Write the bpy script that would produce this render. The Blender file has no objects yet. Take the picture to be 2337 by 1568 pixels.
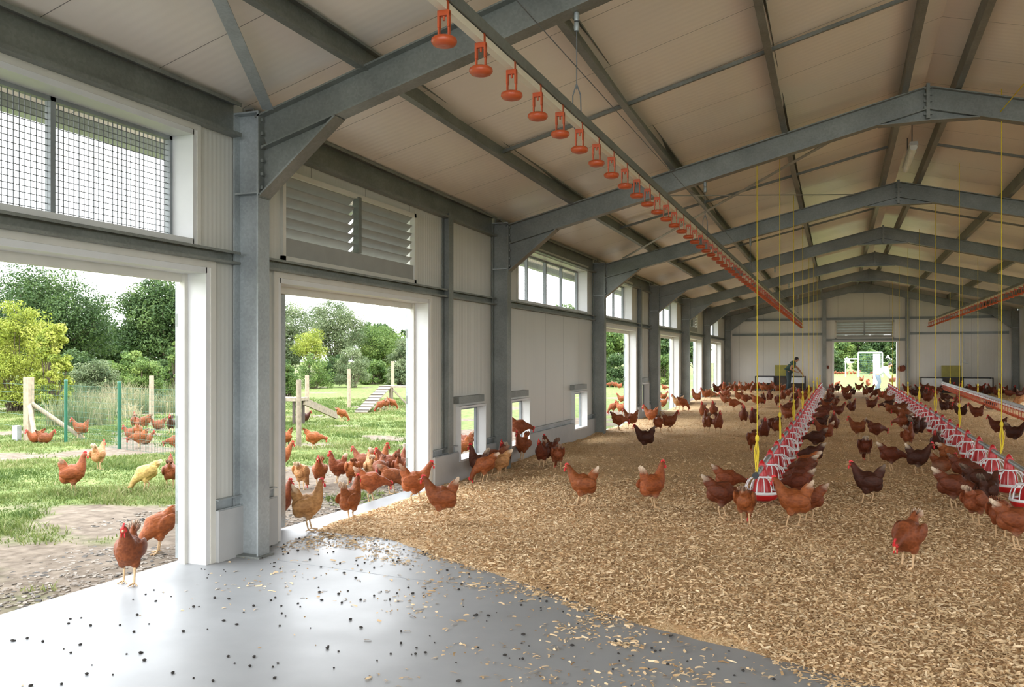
import bpy, bmesh, math, random
import numpy as np
from mathutils import Vector, Matrix
random.seed(7); RNG = np.random.default_rng(11)
SC = bpy.context.scene; COL = SC.collection
PI = math.pi

# ---------------------------------------------------------------- materials
def new_mat(name):
    m = bpy.data.materials.new(name); m.use_nodes = True
    nt = m.node_tree; nt.nodes.clear()
    o = nt.nodes.new('ShaderNodeOutputMaterial'); b = nt.nodes.new('ShaderNodeBsdfPrincipled')
    nt.links.new(b.outputs[0], o.inputs[0])
    return m, nt, b
def N(nt, t, **kw):
    n = nt.nodes.new(t)
    for k, v in kw.items():
        if k in n.inputs: n.inputs[k].default_value = v
        else: setattr(n, k, v)
    return n
def ramp(nt, fac, stops):
    r = nt.nodes.new('ShaderNodeValToRGB'); e = r.color_ramp.elements
    while len(e) < len(stops): e.new(0.5)
    for q, (p, c) in zip(e, stops): q.position = p; q.color = (*c, 1)
    nt.links.new(fac, r.inputs[0]); return r
def mixc(nt, f, a, b):
    m = nt.nodes.new('ShaderNodeMix'); m.data_type = 'RGBA'
    for s, v in ((m.inputs[0], f), (m.inputs[6], a), (m.inputs[7], b)):
        if hasattr(v, 'links') or hasattr(v, 'is_linked'): nt.links.new(v, s)
        elif isinstance(v, (int, float)): s.default_value = v
        else: s.default_value = (*v, 1)
    return m.outputs[2]
def bump(nt, b, h, strength=.3, dist=.01):
    n = nt.nodes.new('ShaderNodeBump'); n.inputs['Strength'].default_value = strength; n.inputs['Distance'].default_value = dist
    nt.links.new(h, n.inputs['Height']); nt.links.new(n.outputs[0], b.inputs['Normal'])
def objco(nt, scale=(1, 1, 1)):
    t = nt.nodes.new('ShaderNodeTexCoord'); m = nt.nodes.new('ShaderNodeMapping'); m.inputs['Scale'].default_value = scale
    nt.links.new(t.outputs['Object'], m.inputs[0]); return m.outputs[0]
def flat(name, col, rough=.5, metal=0., var=.12, nscale=6., spec=.5):
    m, nt, b = new_mat(name)
    n = N(nt, 'ShaderNodeTexNoise', Scale=nscale, Detail=4.); nt.links.new(objco(nt), n.inputs['Vector'])
    c0 = tuple(x * (1 - var) for x in col); c1 = tuple(min(1, x * (1 + var)) for x in col)
    r = ramp(nt, n.outputs[0], [(.3, c0), (.7, c1)]); nt.links.new(r.outputs[0], b.inputs['Base Color'])
    b.inputs['Roughness'].default_value = rough; b.inputs['Metallic'].default_value = metal
    b.inputs['Specular IOR Level'].default_value = spec
    return m
def galv(name, col):
    m, nt, b = new_mat(name); co = objco(nt)
    v = N(nt, 'ShaderNodeTexVoronoi', Scale=55.); nt.links.new(co, v.inputs['Vector'])
    n = N(nt, 'ShaderNodeTexNoise', Scale=2.2, Detail=5.); nt.links.new(co, n.inputs['Vector'])
    r1 = ramp(nt, n.outputs[0], [(.3, tuple(x * .8 for x in col)), (.7, tuple(x * 1.18 for x in col))])
    r2 = ramp(nt, v.outputs['Color'], [(.2, (.92, .92, .92)), (.8, (1.06, 1.06, 1.06))])
    mm = nt.nodes.new('ShaderNodeMix'); mm.data_type = 'RGBA'; mm.blend_type = 'MULTIPLY'; mm.inputs[0].default_value = 1
    nt.links.new(r1.outputs[0], mm.inputs[6]); nt.links.new(r2.outputs[0], mm.inputs[7]); nt.links.new(mm.outputs[2], b.inputs['Base Color'])
    b.inputs['Metallic'].default_value = .45; b.inputs['Roughness'].default_value = .46
    return m
def panel(name, col, axis, seam, rib, rough=.4, relief=.22):
    """insulated sandwich panel: fine ribs and dark seams; axis 0/1 is the object axis across the ribs"""
    m, nt, b = new_mat(name)
    t = nt.nodes.new('ShaderNodeTexCoord'); sx = nt.nodes.new('ShaderNodeSeparateXYZ'); nt.links.new(t.outputs['Object'], sx.inputs[0])
    a = sx.outputs[axis]
    def mth(op, x, y):
        q = nt.nodes.new('ShaderNodeMath'); q.operation = op
        for s, v in zip(q.inputs, (x, y)):
            if isinstance(v, (int, float)): s.default_value = v
            else: nt.links.new(v, s)
        return q.outputs[0]
    fr = mth('FRACT', mth('DIVIDE', a, seam), 0)
    s1 = mth('LESS_THAN', fr, .007 / seam)
    ribs = mth('SINE', mth('MULTIPLY', a, 2 * PI / rib), 0)
    n = N(nt, 'ShaderNodeTexNoise', Scale=1.3, Detail=4.); nt.links.new(t.outputs['Object'], n.inputs['Vector'])
    r = ramp(nt, n.outputs[0], [(.3, tuple(x * .94 for x in col)), (.7, col)])
    c = mixc(nt, s1, r.outputs[0], tuple(x * .22 for x in col))
    nt.links.new(c, b.inputs['Base Color']); b.inputs['Roughness'].default_value = rough
    bump(nt, b, ribs, relief, .003)
    return m
M = {}
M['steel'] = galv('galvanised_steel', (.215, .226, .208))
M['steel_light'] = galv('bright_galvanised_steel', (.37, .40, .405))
M['wall'] = panel('cream_wall_panel', (.62, .61, .56), 1, 1.0, .05)
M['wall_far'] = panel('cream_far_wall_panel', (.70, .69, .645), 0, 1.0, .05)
M['roof'] = panel('roof_panel', (.86, .785, .70), 1, 1.0, .09, .3, .12)
M['white'] = flat('white_powder_coat', (.66, .66, .65), .4, 0, .03)
M['trim'] = flat('cream_trim', (.62, .60, .54), .45, 0, .04)
M['dark_frame'] = flat('grey_window_frame', (.24, .26, .27), .5, .2)
M['wire'] = flat('galvanised_wire', (.16, .17, .18), .5, .3)
M['louvre'] = flat('grey_louvre', (.30, .30, .275), .45, .1, .06)
M['orange'] = flat('orange_plastic', (.46, .075, .018), .35, 0, .05)
M['pipe_white'] = flat('pale_pvc', (.74, .66, .52), .4, 0, .05)
M['red'] = flat('red_plastic', (.50, .018, .02), .3, 0, .08)
M['grill'] = flat('white_plastic', (.85, .85, .86), .35, 0, .03)
M['rope'] = flat('yellow_rope', (.78, .60, .04), .7, 0, .1)
M['black'] = flat('black_metal', (.025, .027, .03), .45, .2)
M['dark_wood'] = flat('dark_board', (.06, .045, .035), .7)
M['yellow_board'] = flat('olive_yellow_board', (.30, .27, .05), .5)
M['tray'] = flat('pale_grey_tray', (.55, .58, .60), .4)
M['wood'] = flat('weathered_wood', (0.264, 0.216, 0.156), .85, 0, .25, 14)
M['wood_pale'] = flat('pale_wood_post', (0.336, 0.270, 0.192), .85, 0, .2, 14)
M['green_metal'] = flat('green_coated_metal', (0.007, 0.096, 0.051), .45)
M['tube'] = flat('translucent_lamp_cover', (.85, .86, .84), .3)
M['fixture'] = flat('grey_lamp_body', (.55, .56, .55), .45)
M['bark'] = flat('bark', (.10, .075, .05), .95, 0, .3, 9)
M['skin'] = flat('skin', (.42, .22, .13), .55)
M['hair'] = flat('dark_hair', (.018, .014, .012), .6)
M['shirt_green'] = flat('dark_green_cotton', (.045, .085, .075), .85)
M['trouser'] = flat('dark_slate_trousers', (.028, .045, .05), .85)
M['shirt_white'] = flat('white_blue_shirt', (.72, .75, .82), .8)
M['jeans'] = flat('blue_grey_jeans', (.17, .21, .27), .85)
M['brown'] = flat('reddish_brown_cloth', (.20, .055, .03), .8)

def concrete(name, base, rough):
    m, nt, b = new_mat(name); co = objco(nt)
    n1 = N(nt, 'ShaderNodeTexNoise', Scale=.9, Detail=6.); n2 = N(nt, 'ShaderNodeTexNoise', Scale=7., Detail=8.)
    nt.links.new(co, n1.inputs['Vector']); nt.links.new(co, n2.inputs['Vector'])
    a = ramp(nt, n1.outputs[0], [(.3, tuple(x * .86 for x in base)), (.7, tuple(x * 1.1 for x in base))])
    d = ramp(nt, n2.outputs[0], [(.3, tuple(x * .9 for x in base)), (.7, tuple(x * 1.06 for x in base))])
    nt.links.new(mixc(nt, .45, a.outputs[0], d.outputs[0]), b.inputs['Base Color'])
    rr = ramp(nt, n1.outputs[0], [(.3, (rough - .08,) * 3), (.7, (rough + .12,) * 3)])
    nt.links.new(rr.outputs[0], b.inputs['Roughness']); bump(nt, b, n2.outputs[0], .08, .004)
    return m
M['concrete'] = concrete('smooth_concrete', (.31, .315, .32), .42)
M['plinth'] = concrete('plinth_concrete', (.43, .43, .42), .75)

def tinted(name, stops, rough=.8, trans=0., attr='tint', spec=.3):
    m, nt, b = new_mat(name)
    a = N(nt, 'ShaderNodeAttribute', attribute_name=attr)
    r = ramp(nt, a.outputs['Fac'], stops); nt.links.new(r.outputs[0], b.inputs['Base Color'])
    b.inputs['Roughness'].default_value = rough; b.inputs['Specular IOR Level'].default_value = spec
    if trans:
        tr = nt.nodes.new('ShaderNodeBsdfTranslucent'); nt.links.new(r.outputs[0], tr.inputs[0])
        mx = nt.nodes.new('ShaderNodeMixShader'); mx.inputs[0].default_value = trans
        nt.links.new(b.outputs[0], mx.inputs[1]); nt.links.new(tr.outputs[0], mx.inputs[2])
        out = [n for n in nt.nodes if n.type == 'OUTPUT_MATERIAL'][0]; nt.links.new(mx.outputs[0], out.inputs[0])
    return m
M['chip'] = tinted('wood_shavings', [(0, (.28, .155, .068)), (.3, (.56, .375, .195)), (.7, (.76, .56, .335)), (1, (.90, .73, .49))], .85)
M['crumb'] = flat('dark_crumbs', (.035, .03, .026), .9)
M['grass'] = tinted('grass_blades', [(0, (.062, .105, .02)), (.45, (.135, .18, .045)), (.8, (.22, .245, .085)), (1, (.33, .30, .15))], .7, .3)
M['reed'] = tinted('tall_weeds', [(0, (.10, .13, .055)), (.45, (.19, .21, .10)), (1, (.40, .34, .21))], .8, .3)
def leafmat(name, a, b_, c):
    return tinted(name, [(0, a), (.5, b_), (1, c)], .6, .35)
M['leaf_dark'] = leafmat('oak_leaves', (.024, .055, .014), (.055, .10, .028), (.12, .18, .05))
M['leaf_willow'] = leafmat('willow_leaves', (.07, .105, .045), (.15, .19, .085), (.27, .31, .16))
M['leaf_yellow'] = leafmat('yellow_green_leaves', (.14, .19, .025), (.29, .33, .045), (.44, .45, .10))
M['leaf_mid'] = leafmat('fresh_green_leaves', (.05, .10, .02), (.125, .195, .045), (.24, .31, .08))

def litter_mat():
    m, nt, b = new_mat('shaving_bed'); co = objco(nt)
    v = N(nt, 'ShaderNodeTexVoronoi', Scale=42.); n = N(nt, 'ShaderNodeTexNoise', Scale=60., Detail=5.); w = N(nt, 'ShaderNodeTexNoise', Scale=.8, Detail=4.)
    mp = objco(nt, (1, .6, 1))
    for q in (v, n): nt.links.new(mp, q.inputs['Vector'])
    nt.links.new(co, w.inputs['Vector'])
    r = ramp(nt, n.outputs[0], [(.3, (.42, .26, .13)), (.5, (.68, .47, .26)), (.7, (.86, .66, .42))])
    r2 = ramp(nt, w.outputs[0], [(.3, (.80, .78, .76)), (.7, (1.08, 1.06, 1.02))])
    mm = nt.nodes.new('ShaderNodeMix'); mm.data_type = 'RGBA'; mm.blend_type = 'MULTIPLY'; mm.inputs[0].default_value = 1
    nt.links.new(r.outputs[0], mm.inputs[6]); nt.links.new(r2.outputs[0], mm.inputs[7]); nt.links.new(mm.outputs[2], b.inputs['Base Color'])
    b.inputs['Roughness'].default_value = .9; b.inputs['Specular IOR Level'].default_value = .2
    bump(nt, b, n.outputs[0], .7, .02); return m
M['litter'] = litter_mat()
def ground_mat():
    m, nt, b = new_mat('pasture'); t = nt.nodes.new('ShaderNodeTexCoord')
    a = N(nt, 'ShaderNodeTexNoise', Scale=.35, Detail=5.); d = N(nt, 'ShaderNodeTexNoise', Scale=9., Detail=6.); e = N(nt, 'ShaderNodeTexNoise', Scale=1.1, Detail=5.)
    for q in (a, d, e): nt.links.new(t.outputs['Object'], q.inputs['Vector'])
    g = ramp(nt, d.outputs[0], [(.3, (.07, .105, .025)), (.55, (.14, .175, .05)), (.75, (.23, .22, .09))])
    soil = ramp(nt, d.outputs[0], [(.3, (.105, .078, .055)), (.7, (.225, .178, .135))])
    at = N(nt, 'ShaderNodeAttribute', attribute_name='soil')
    nt.links.new(mixc(nt, at.outputs['Fac'], g.outputs[0], soil.outputs[0]), b.inputs['Base Color'])
    b.inputs['Roughness'].default_value = .95; b.inputs['Specular IOR Level'].default_value = .15
    bump(nt, b, d.outputs[0], .6, .03); return m
M['ground'] = ground_mat()
def hen_mat():
    m, nt, b = new_mat('hen_feathers'); t = nt.nodes.new('ShaderNodeTexCoord')
    oi = nt.nodes.new('ShaderNodeObjectInfo')
    mp = nt.nodes.new('ShaderNodeMapping'); mp.inputs['Scale'].default_value = (.55, 1, 1); nt.links.new(t.outputs['Object'], mp.inputs[0])
    v = N(nt, 'ShaderNodeTexVoronoi', Scale=48.); nt.links.new(mp.outputs[0], v.inputs['Vector'])
    n = N(nt, 'ShaderNodeTexNoise', Scale=6., Detail=7.); nt.links.new(t.outputs['Object'], n.inputs['Vector'])
    z = N(nt, 'ShaderNodeAttribute', attribute_name='zone'); sp = nt.nodes.new('ShaderNodeSeparateColor'); nt.links.new(z.outputs['Color'], sp.inputs[0])
    r = ramp(nt, n.outputs[0], [(.28, (.76, .70, .66)), (.5, (1, 1, 1)), (.72, (1.2, 1.24, 1.3))])
    mm = nt.nodes.new('ShaderNodeMix'); mm.data_type = 'RGBA'; mm.blend_type = 'MULTIPLY'; mm.inputs[0].default_value = 1
    nt.links.new(oi.outputs['Color'], mm.inputs[6]); nt.links.new(r.outputs[0], mm.inputs[7])
    r2 = ramp(nt, v.outputs['Distance'], [(.25, (.86, .84, .82)), (.75, (1.3, 1.35, 1.4))])
    m2 = nt.nodes.new('ShaderNodeMix'); m2.data_type = 'RGBA'; m2.blend_type = 'MULTIPLY'; m2.inputs[0].default_value = .8
    nt.links.new(mm.outputs[2], m2.inputs[6]); nt.links.new(r2.outputs[0], m2.inputs[7])
    c1 = mixc(nt, sp.outputs[2], m2.outputs[2], (.10, .022, .010))      # darker hackle
    wm = nt.nodes.new('ShaderNodeMath'); wm.operation = 'MULTIPLY'; nt.links.new(sp.outputs[0], wm.inputs[0]); nt.links.new(oi.outputs['Alpha'], wm.inputs[1])
    c2 = mixc(nt, wm.outputs[0], c1, (.74, .60, .44))                   # cream fluff and tail tips
    c3 = mixc(nt, sp.outputs[1], c2, (.50, .035, .03))                  # bare red face
    nt.links.new(c3, b.inputs['Base Color']); b.inputs['Roughness'].default_value = .62; b.inputs['Specular IOR Level'].default_value = .3
    bump(nt, b, v.outputs['Distance'], .45, .008); return m
M['hen'] = hen_mat()
M['comb'] = flat('red_comb', (.62, .02, .025), .5)
M['leg'] = flat('hen_leg', (.55, .36, .19), .6)
M['beak'] = flat('horn_beak', (.50, .30, .14), .45)
M['eye'] = flat('hen_eye', (.05, .015, .008), .2)

# ---------------------------------------------------------------- geometry
class MB:
    def __init__(s): s.v = []; s.f = []; s.m = []; s.sm = []
    def add(s, vs, fs, mi=0, smooth=False):
        o = len(s.v); s.v.extend([tuple(v) for v in vs])
        for f in fs: s.f.append(tuple(i + o for i in f)); s.m.append(mi); s.sm.append(smooth)
    def box(s, x0, x1, y0, y1, z0, z1, mi=0):
        s.add([(x, y, z) for x in (x0, x1) for y in (y0, y1) for z in (z0, z1)],
              [(0, 1, 3, 2), (4, 6, 7, 5), (0, 4, 5, 1), (2, 3, 7, 6), (0, 2, 6, 4), (1, 5, 7, 3)], mi)
    def sweep(s, prof, p0, p1, up=(0, 0, 1), mi=0, smooth=False, scale1=1.):
        p0 = Vector(p0); p1 = Vector(p1); d = (p1 - p0).normalized(); up = Vector(up)
        r = d.cross(up).normalized(); u = r.cross(d).normalized(); n = len(prof)
        vs = [p0 + r * a + u * b for a, b in prof] + [p1 + r * a * scale1 + u * b * scale1 for a, b in prof]
        s.add(vs, [(i, (i + 1) % n, n + (i + 1) % n, n + i) for i in range(n)], mi, smooth)
        s.add(vs[:n], [tuple(range(n))[::-1]], mi); s.add(vs[n:], [tuple(range(n))], mi)
    def tube(s, p0, p1, r0, r1=None, n=10, mi=0):
        r1 = r0 if r1 is None else r1
        d = Vector(p1) - Vector(p0); up = (0, 0, 1) if abs(d.normalized().z) < .95 else (0, 1, 0)
        s.sweep([(r0 * math.cos(2 * PI * i / n), r0 * math.sin(2 * PI * i / n)) for i in range(n)], p0, p1, up, mi, True, r1 / r0 if r0 else 1)
    def path(s, pts, r, n=8, mi=0):
        for a, b in zip(pts[:-1], pts[1:]): s.tube(a, b, r, n=n, mi=mi)
    def lathe(s, prof, c=(0, 0, 0), n=20, mi=0, rot=None):
        vs = []
        for r, z in prof:
            for i in range(n):
                p = Vector((r * math.cos(2 * PI * i / n), r * math.sin(2 * PI * i / n), z))
                if rot: p = rot @ p
                vs.append(p + Vector(c))
        fs = [(k * n + i, k * n + (i + 1) % n, (k + 1) * n + (i + 1) % n, (k + 1) * n + i) for k in range(len(prof) - 1) for i in range(n)]
        s.add(vs, fs, mi, True)
    def loft(s, rings, n=14, mi=0):
        """rings: (centre, half width across y, half height, tilt of the ring normal in the xz plane)"""
        vs = []
        for c, w, h, t in rings:
            for i in range(n):
                a = 2 * PI * i / n; y = w * math.cos(a); q = h * math.sin(a)
                vs.append((c[0] - q * math.sin(t), c[1] + y, c[2] + q * math.cos(t)))
        k = len(rings)
        s.add(vs, [(j * n + i, j * n + (i + 1) % n, (j + 1) * n + (i + 1) % n, (j + 1) * n + i) for j in range(k - 1) for i in range(n)], mi, True)
        s.add(vs[:n], [tuple(range(n))[::-1]], mi, True); s.add(vs[-n:], [tuple(range(n))], mi, True)
    def ell(s, c, r, rot=None, n=12, mi=0):
        vs = []; fs = []; k = 8
        for j in range(k + 1):
            th = PI * j / k
            for i in range(n):
                a = 2 * PI * i / n
                p = Vector((r[0] * math.sin(th) * math.cos(a), r[1] * math.sin(th) * math.sin(a), r[2] * math.cos(th)))
                if rot: p = rot @ p
                vs.append(p + Vector(c))
        for j in range(k):
            for i in range(n): fs.append((j * n + i, (j + 1) * n + i, (j + 1) * n + (i + 1) % n, j * n + (i + 1) % n))
        s.add(vs, fs, mi, True)
    def mesh(s, name, mats):
        me = bpy.data.meshes.new(name); me.from_pydata(s.v, [], s.f)
        for m in (mats if isinstance(mats, (list, tuple)) else [mats]): me.materials.append(m)
        me.polygons.foreach_set('material_index', s.m); me.polygons.foreach_set('use_smooth', s.sm); me.update()
        return me
    def build(s, name, mats, parent=None, loc=None):
        o = bpy.data.objects.new(name, s.mesh(name, mats)); COL.objects.link(o)
        if parent is not None:
            o.parent = parent
            if parent.type == 'EMPTY': o.matrix_parent_inverse = Matrix.Translation(-parent.location)
        if loc is not None: o.location = loc
        return o
def tag(o, label=None, cat=None, group=None, kind=None):
    if label: o['label'] = label
    if cat: o['category'] = cat
    if group: o['group'] = group
    if kind: o['kind'] = kind
    return o
def empty(name, loc=(0, 0, 0)):
    o = bpy.data.objects.new(name, None); o.location = loc; COL.objects.link(o); return o
def IPROF(w, h, tf=.014, tw=.01):
    a, b, c = w / 2, h / 2, tw / 2
    return [(-a, -b), (a, -b), (a, -b + tf), (c, -b + tf), (c, b - tf), (a, b - tf), (a, b), (-a, b), (-a, b - tf), (-c, b - tf), (-c, -b + tf), (-a, -b + tf)]
def CPROF(w, h, t=.008, lip=.02):
    """channel open on the +x side, origin at the web's middle"""
    b = h / 2
    return [(0, -b), (w, -b), (w, -b + lip), (w - t, -b + lip), (w - t, -b + t), (t, -b + t), (t, b - t), (w - t, b - t), (w - t, b - lip), (w, b - lip), (w, b), (0, b)]
def np_mesh(name, verts, faces, mats, tint=None, mi=None, parent=None, smooth=False):
    """verts (n,3), faces (m,k) arrays -> one object; tint: one value per vertex"""
    me = bpy.data.meshes.new(name); nv = len(verts); nf, k = faces.shape
    me.vertices.add(nv); me.loops.add(nf * k); me.polygons.add(nf)
    me.vertices.foreach_set('co', np.asarray(verts, np.float32).ravel())
    me.loops.foreach_set('vertex_index', np.asarray(faces, np.int32).ravel())
    me.polygons.foreach_set('loop_start', np.arange(0, nf * k, k, dtype=np.int32))
    if smooth: me.polygons.foreach_set('use_smooth', np.ones(nf, bool))
    for m in (mats if isinstance(mats, (list, tuple)) else [mats]): me.materials.append(m)
    if mi is not None: me.polygons.foreach_set('material_index', np.asarray(mi, np.int32))
    me.update(calc_edges=True)
    if tint is not None:
        a = me.attributes.new('tint', 'FLOAT', 'POINT'); a.data.foreach_set('value', np.asarray(tint, np.float32))
    o = bpy.data.objects.new(name, me); COL.objects.link(o)
    if parent is not None: o.parent = parent
    return o

# ---------------------------------------------------------------- the shed: measured sizes
W = 4.345; RIDGE = 1.01; XR = 6.37; WALLX = -4.60; OUTX = -4.83; G = -.05
FY = [6.01, 11.66, 17.10, 22.69, 27.74, 32.49, 38.92]               # far edge of each frame's column flange
ZE = [3.55, 3.48, 3.47, 3.45, 3.44, 3.43, 3.43]; ZR = [5.12, 4.85, 4.74, 4.73, 4.70, 4.66, 4.71]
ENDY = 39.1; NEARY = -4.2
def lerp(xs, ys, x): return float(np.interp(x, xs, ys))
def frame_top(x, Y):                                                # top of the rafters
    ze = lerp(FY, ZE, Y); zr = lerp(FY, ZR, Y)
    return zr - (zr - ze) * abs(x - RIDGE) / (RIDGE + W)
def zl(Y): return .03 + .0072 * max(0., Y - 8)                      # depth of the litter
ORD = ['first', 'second', 'third', 'fourth', 'fifth', 'sixth', 'seventh']

# floor, plinths, walls
b = MB(); b.box(-4.90, 6.9, NEARY, 39.4, -.30, 0); fl_ = b.build('floor', M['concrete']); b = MB(); b.sweep([(-.004, -.002), (.004, -.002), (.004, .0008), (-.004, .0008)], (-4.3, 5.88, 0), (6.2, 4.55, 0)); b.build('joint_line', M['dark_frame'], fl_); tag(fl_, 'smooth grey concrete floor slab of the hen shed', 'floor', kind='structure')
BAYS = [(-.6, 6.0), (6.01, 11.5), (11.66, 16.95), (17.1, 22.54), (22.69, 27.59), (27.74, 32.34), (32.49, 38.77)]
DOORS = [(2.54, 5.54), (6.49, 9.466), (17.96, 20.96), (24.05, 27.05), (28.86, 31.86), (34.4, 37.4)]
WINS = [(2.54, 5.40, [3.35, 4.30]), (12.62, 16.56, [13.6, 14.57, 15.52]), (17.65, 20.5, [18.6, 19.55]), (23.8, 26.7, [24.75, 25.7]), (33.7, 36.5, [34.65, 35.6])]
VENTS = [(6.52, 9.12), (28.3, 30.95)]
POPS = [(10.32, 11.17), (12.2, 13.0), (15.54, 16.38), (21.46, 22.30)]
WZ0, WZ1 = 2.50, 3.31; DZ = 2.27; PZ0, PZ1 = .29, .96
VZ0, VZ1 = 2.46, 3.27
holes = [(a, c, -.02, DZ) for a, c in DOORS] + [(w[0], w[1], WZ0, WZ1) for w in WINS] + [(a, c, VZ0, VZ1) for a, c in VENTS] + [(a, c + (.5 if a < 12 else .6), PZ0, PZ1) for a, c in POPS]
def holed_wall(name, x_in, x_out, y0, y1, z0, ztop, hl, mat, swap=False):
    """wall with openings: both skins and the sides of each opening; ztop(y) closes it under the roof"""
    ys = sorted({y0, y1, *[h[0] for h in hl], *[h[1] for h in hl], *[y for y in FY if y0 < y < y1]})
    ys = [y for y in ys if y0 <= y <= y1]
    zs = sorted({z0, 3.35, *[h[2] for h in hl], *[h[3] for h in hl]})
    b = MB()
    P = (lambda x, y, z: (y, x, z)) if swap else (lambda x, y, z: (x, y, z))
    for a, c in zip(ys[:-1], ys[1:]):
        for d, e in list(zip(zs[:-1], zs[1:])) + [(zs[-1], None)]:
            my = (a + c) / 2; mz = (d + (d + .02 if e is None else e)) / 2
            if any(h[0] < my < h[1] and h[2] < mz < h[3] for h in hl): continue
            e0, e1 = (ztop(a), ztop(c)) if e is None else (e, e)
            for x in (x_in, x_out): b.add([P(x, a, d), P(x, c, d), P(x, c, e1), P(x, a, e0)], [(0, 1, 2, 3)])
    for h in hl:
        a, c, d, e = h
        for q in ([(a, d), (a, e)], [(c, d), (c, e)], [(a, e), (c, e)], [(a, d), (c, d)]):
            (p, r), (s_, t) = q
            b.add([P(x_in, p, r), P(x_out, p, r), P(x_out, s_, t), P(x_in, s_, t)], [(0, 1, 2, 3)])
    return b.build(name, mat)
tag(holed_wall('wall_left', WALLX, OUTX, NEARY, ENDY + .2, 0., lambda y: lerp(FY, ZE, y) + .15, holes, M['wall']), 'cream ribbed panel wall with doorways, windows and pop holes on the left', 'wall', kind='structure')
# plinth with its rail
SOLID = []
cut = sorted([(a - .09, c + .09) for a, c in DOORS]); y = NEARY
for a, c in cut: SOLID.append((y, a)); y = c
SOLID.append((y, ENDY))
b = MB()
for a, c in SOLID:
    pp = [p for p in POPS if a < p[0] < c]; yy = a
    for p in pp: b.box(WALLX - .01, WALLX + .06, yy, p[0] - .05, -.02, .40); b.box(WALLX - .01, WALLX + .06, p[0] - .05, p[1] + .05, -.02, PZ0 - .02); yy = p[1] + .05
    b.box(WALLX - .01, WALLX + .06, yy, c, -.02, .40)
tag(b.build('baseboard_left', M['plinth']), 'grey concrete plinth along the foot of the left wall', 'plinth', kind='structure')
k = 0
for a, c in SOLID[1:]:
    yy = a
    for p in [p for p in POPS if a < p[0] < c] + [(c + .06, 0)]:
        segs = [(yy, p[0] - .06)]
        for y0, y1 in segs:
            if y1 - y0 > .25:
                k += 1; b = MB(); b.sweep(CPROF(.05, .09, .006, .012), (WALLX + .005, y0, .445), (WALLX + .005, y1, .445)); b.build(f'trim_{k}', M['steel_light'])
                tag(bpy.data.objects[f'trim_{k}'], f'galvanised rail capping the left plinth, {(ORD + ["eighth","ninth","tenth","eleventh","twelfth"])[k-1]} length from the near end', 'rail', kind='structure')
        yy = p[1] + .06
# doors
def door(i, a, c, z1, where):
    d = tag(empty(f'door_{i}', (WALLX, (a + c) / 2, 0)), f'white-lined open doorway {where}', 'doorway', kind='structure')
    b = MB(); t = .035                                               # lining of the opening
    b.box(OUTX - .02, WALLX + .02, c - t * .3, c + t, 0, z1 + t); b.box(OUTX - .02, WALLX + .02, a - t, a + t * .3, 0, z1 + t); b.box(OUTX - .02, WALLX + .02, a, c, z1 - t * .3, z1 + t)
    b.build('lining', M['white'], d)
    b = MB()                                                        # stop strips and architrave
    for y in (a + .011, c - .047): b.box(OUTX + .03, OUTX + .075, y, y + .036, 0, z1 - .01)
    b.box(OUTX + .0, OUTX + .05, a + .01, c - .01, z1 - .075, z1 - .01)
    b.build('door_stop', M['trim'], d)
    b = MB()
    b.box(WALLX, WALLX + .028, c + t, c + t + .06, 0, z1 + .10); b.box(WALLX, WALLX + .028, a - t - .06, a - t, 0, z1 + .10); b.box(WALLX, WALLX + .028, a - t, c + t, z1 + t, z1 + .10)
    b.build('architrave', M['trim'], d)
    lf = MB(); lf.box(OUTX - .06, OUTX - .008, c + .005, c + 1.4, .03, z1 - .02); q = lf.build('door_leaf', M['steel_light'], d)
    hb = MB()
    for z in (.35, 1.1, 1.9): hb.box(OUTX - .05, OUTX - .02, c - .004, c + .006, z - .05, z + .05)
    hb.build('hinge', M['steel'], q)
for i, ((a, c), w) in enumerate(zip(DOORS, ['nearest to the camera with the fence and big oaks outside', 'under the near louvre, with the plank ramp outside', 'beyond the third steel column', 'beyond the fourth steel column', 'under the far louvre beyond the fifth column', 'last before the far corner'])): door(i + 1, a, c, DZ, w)
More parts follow.
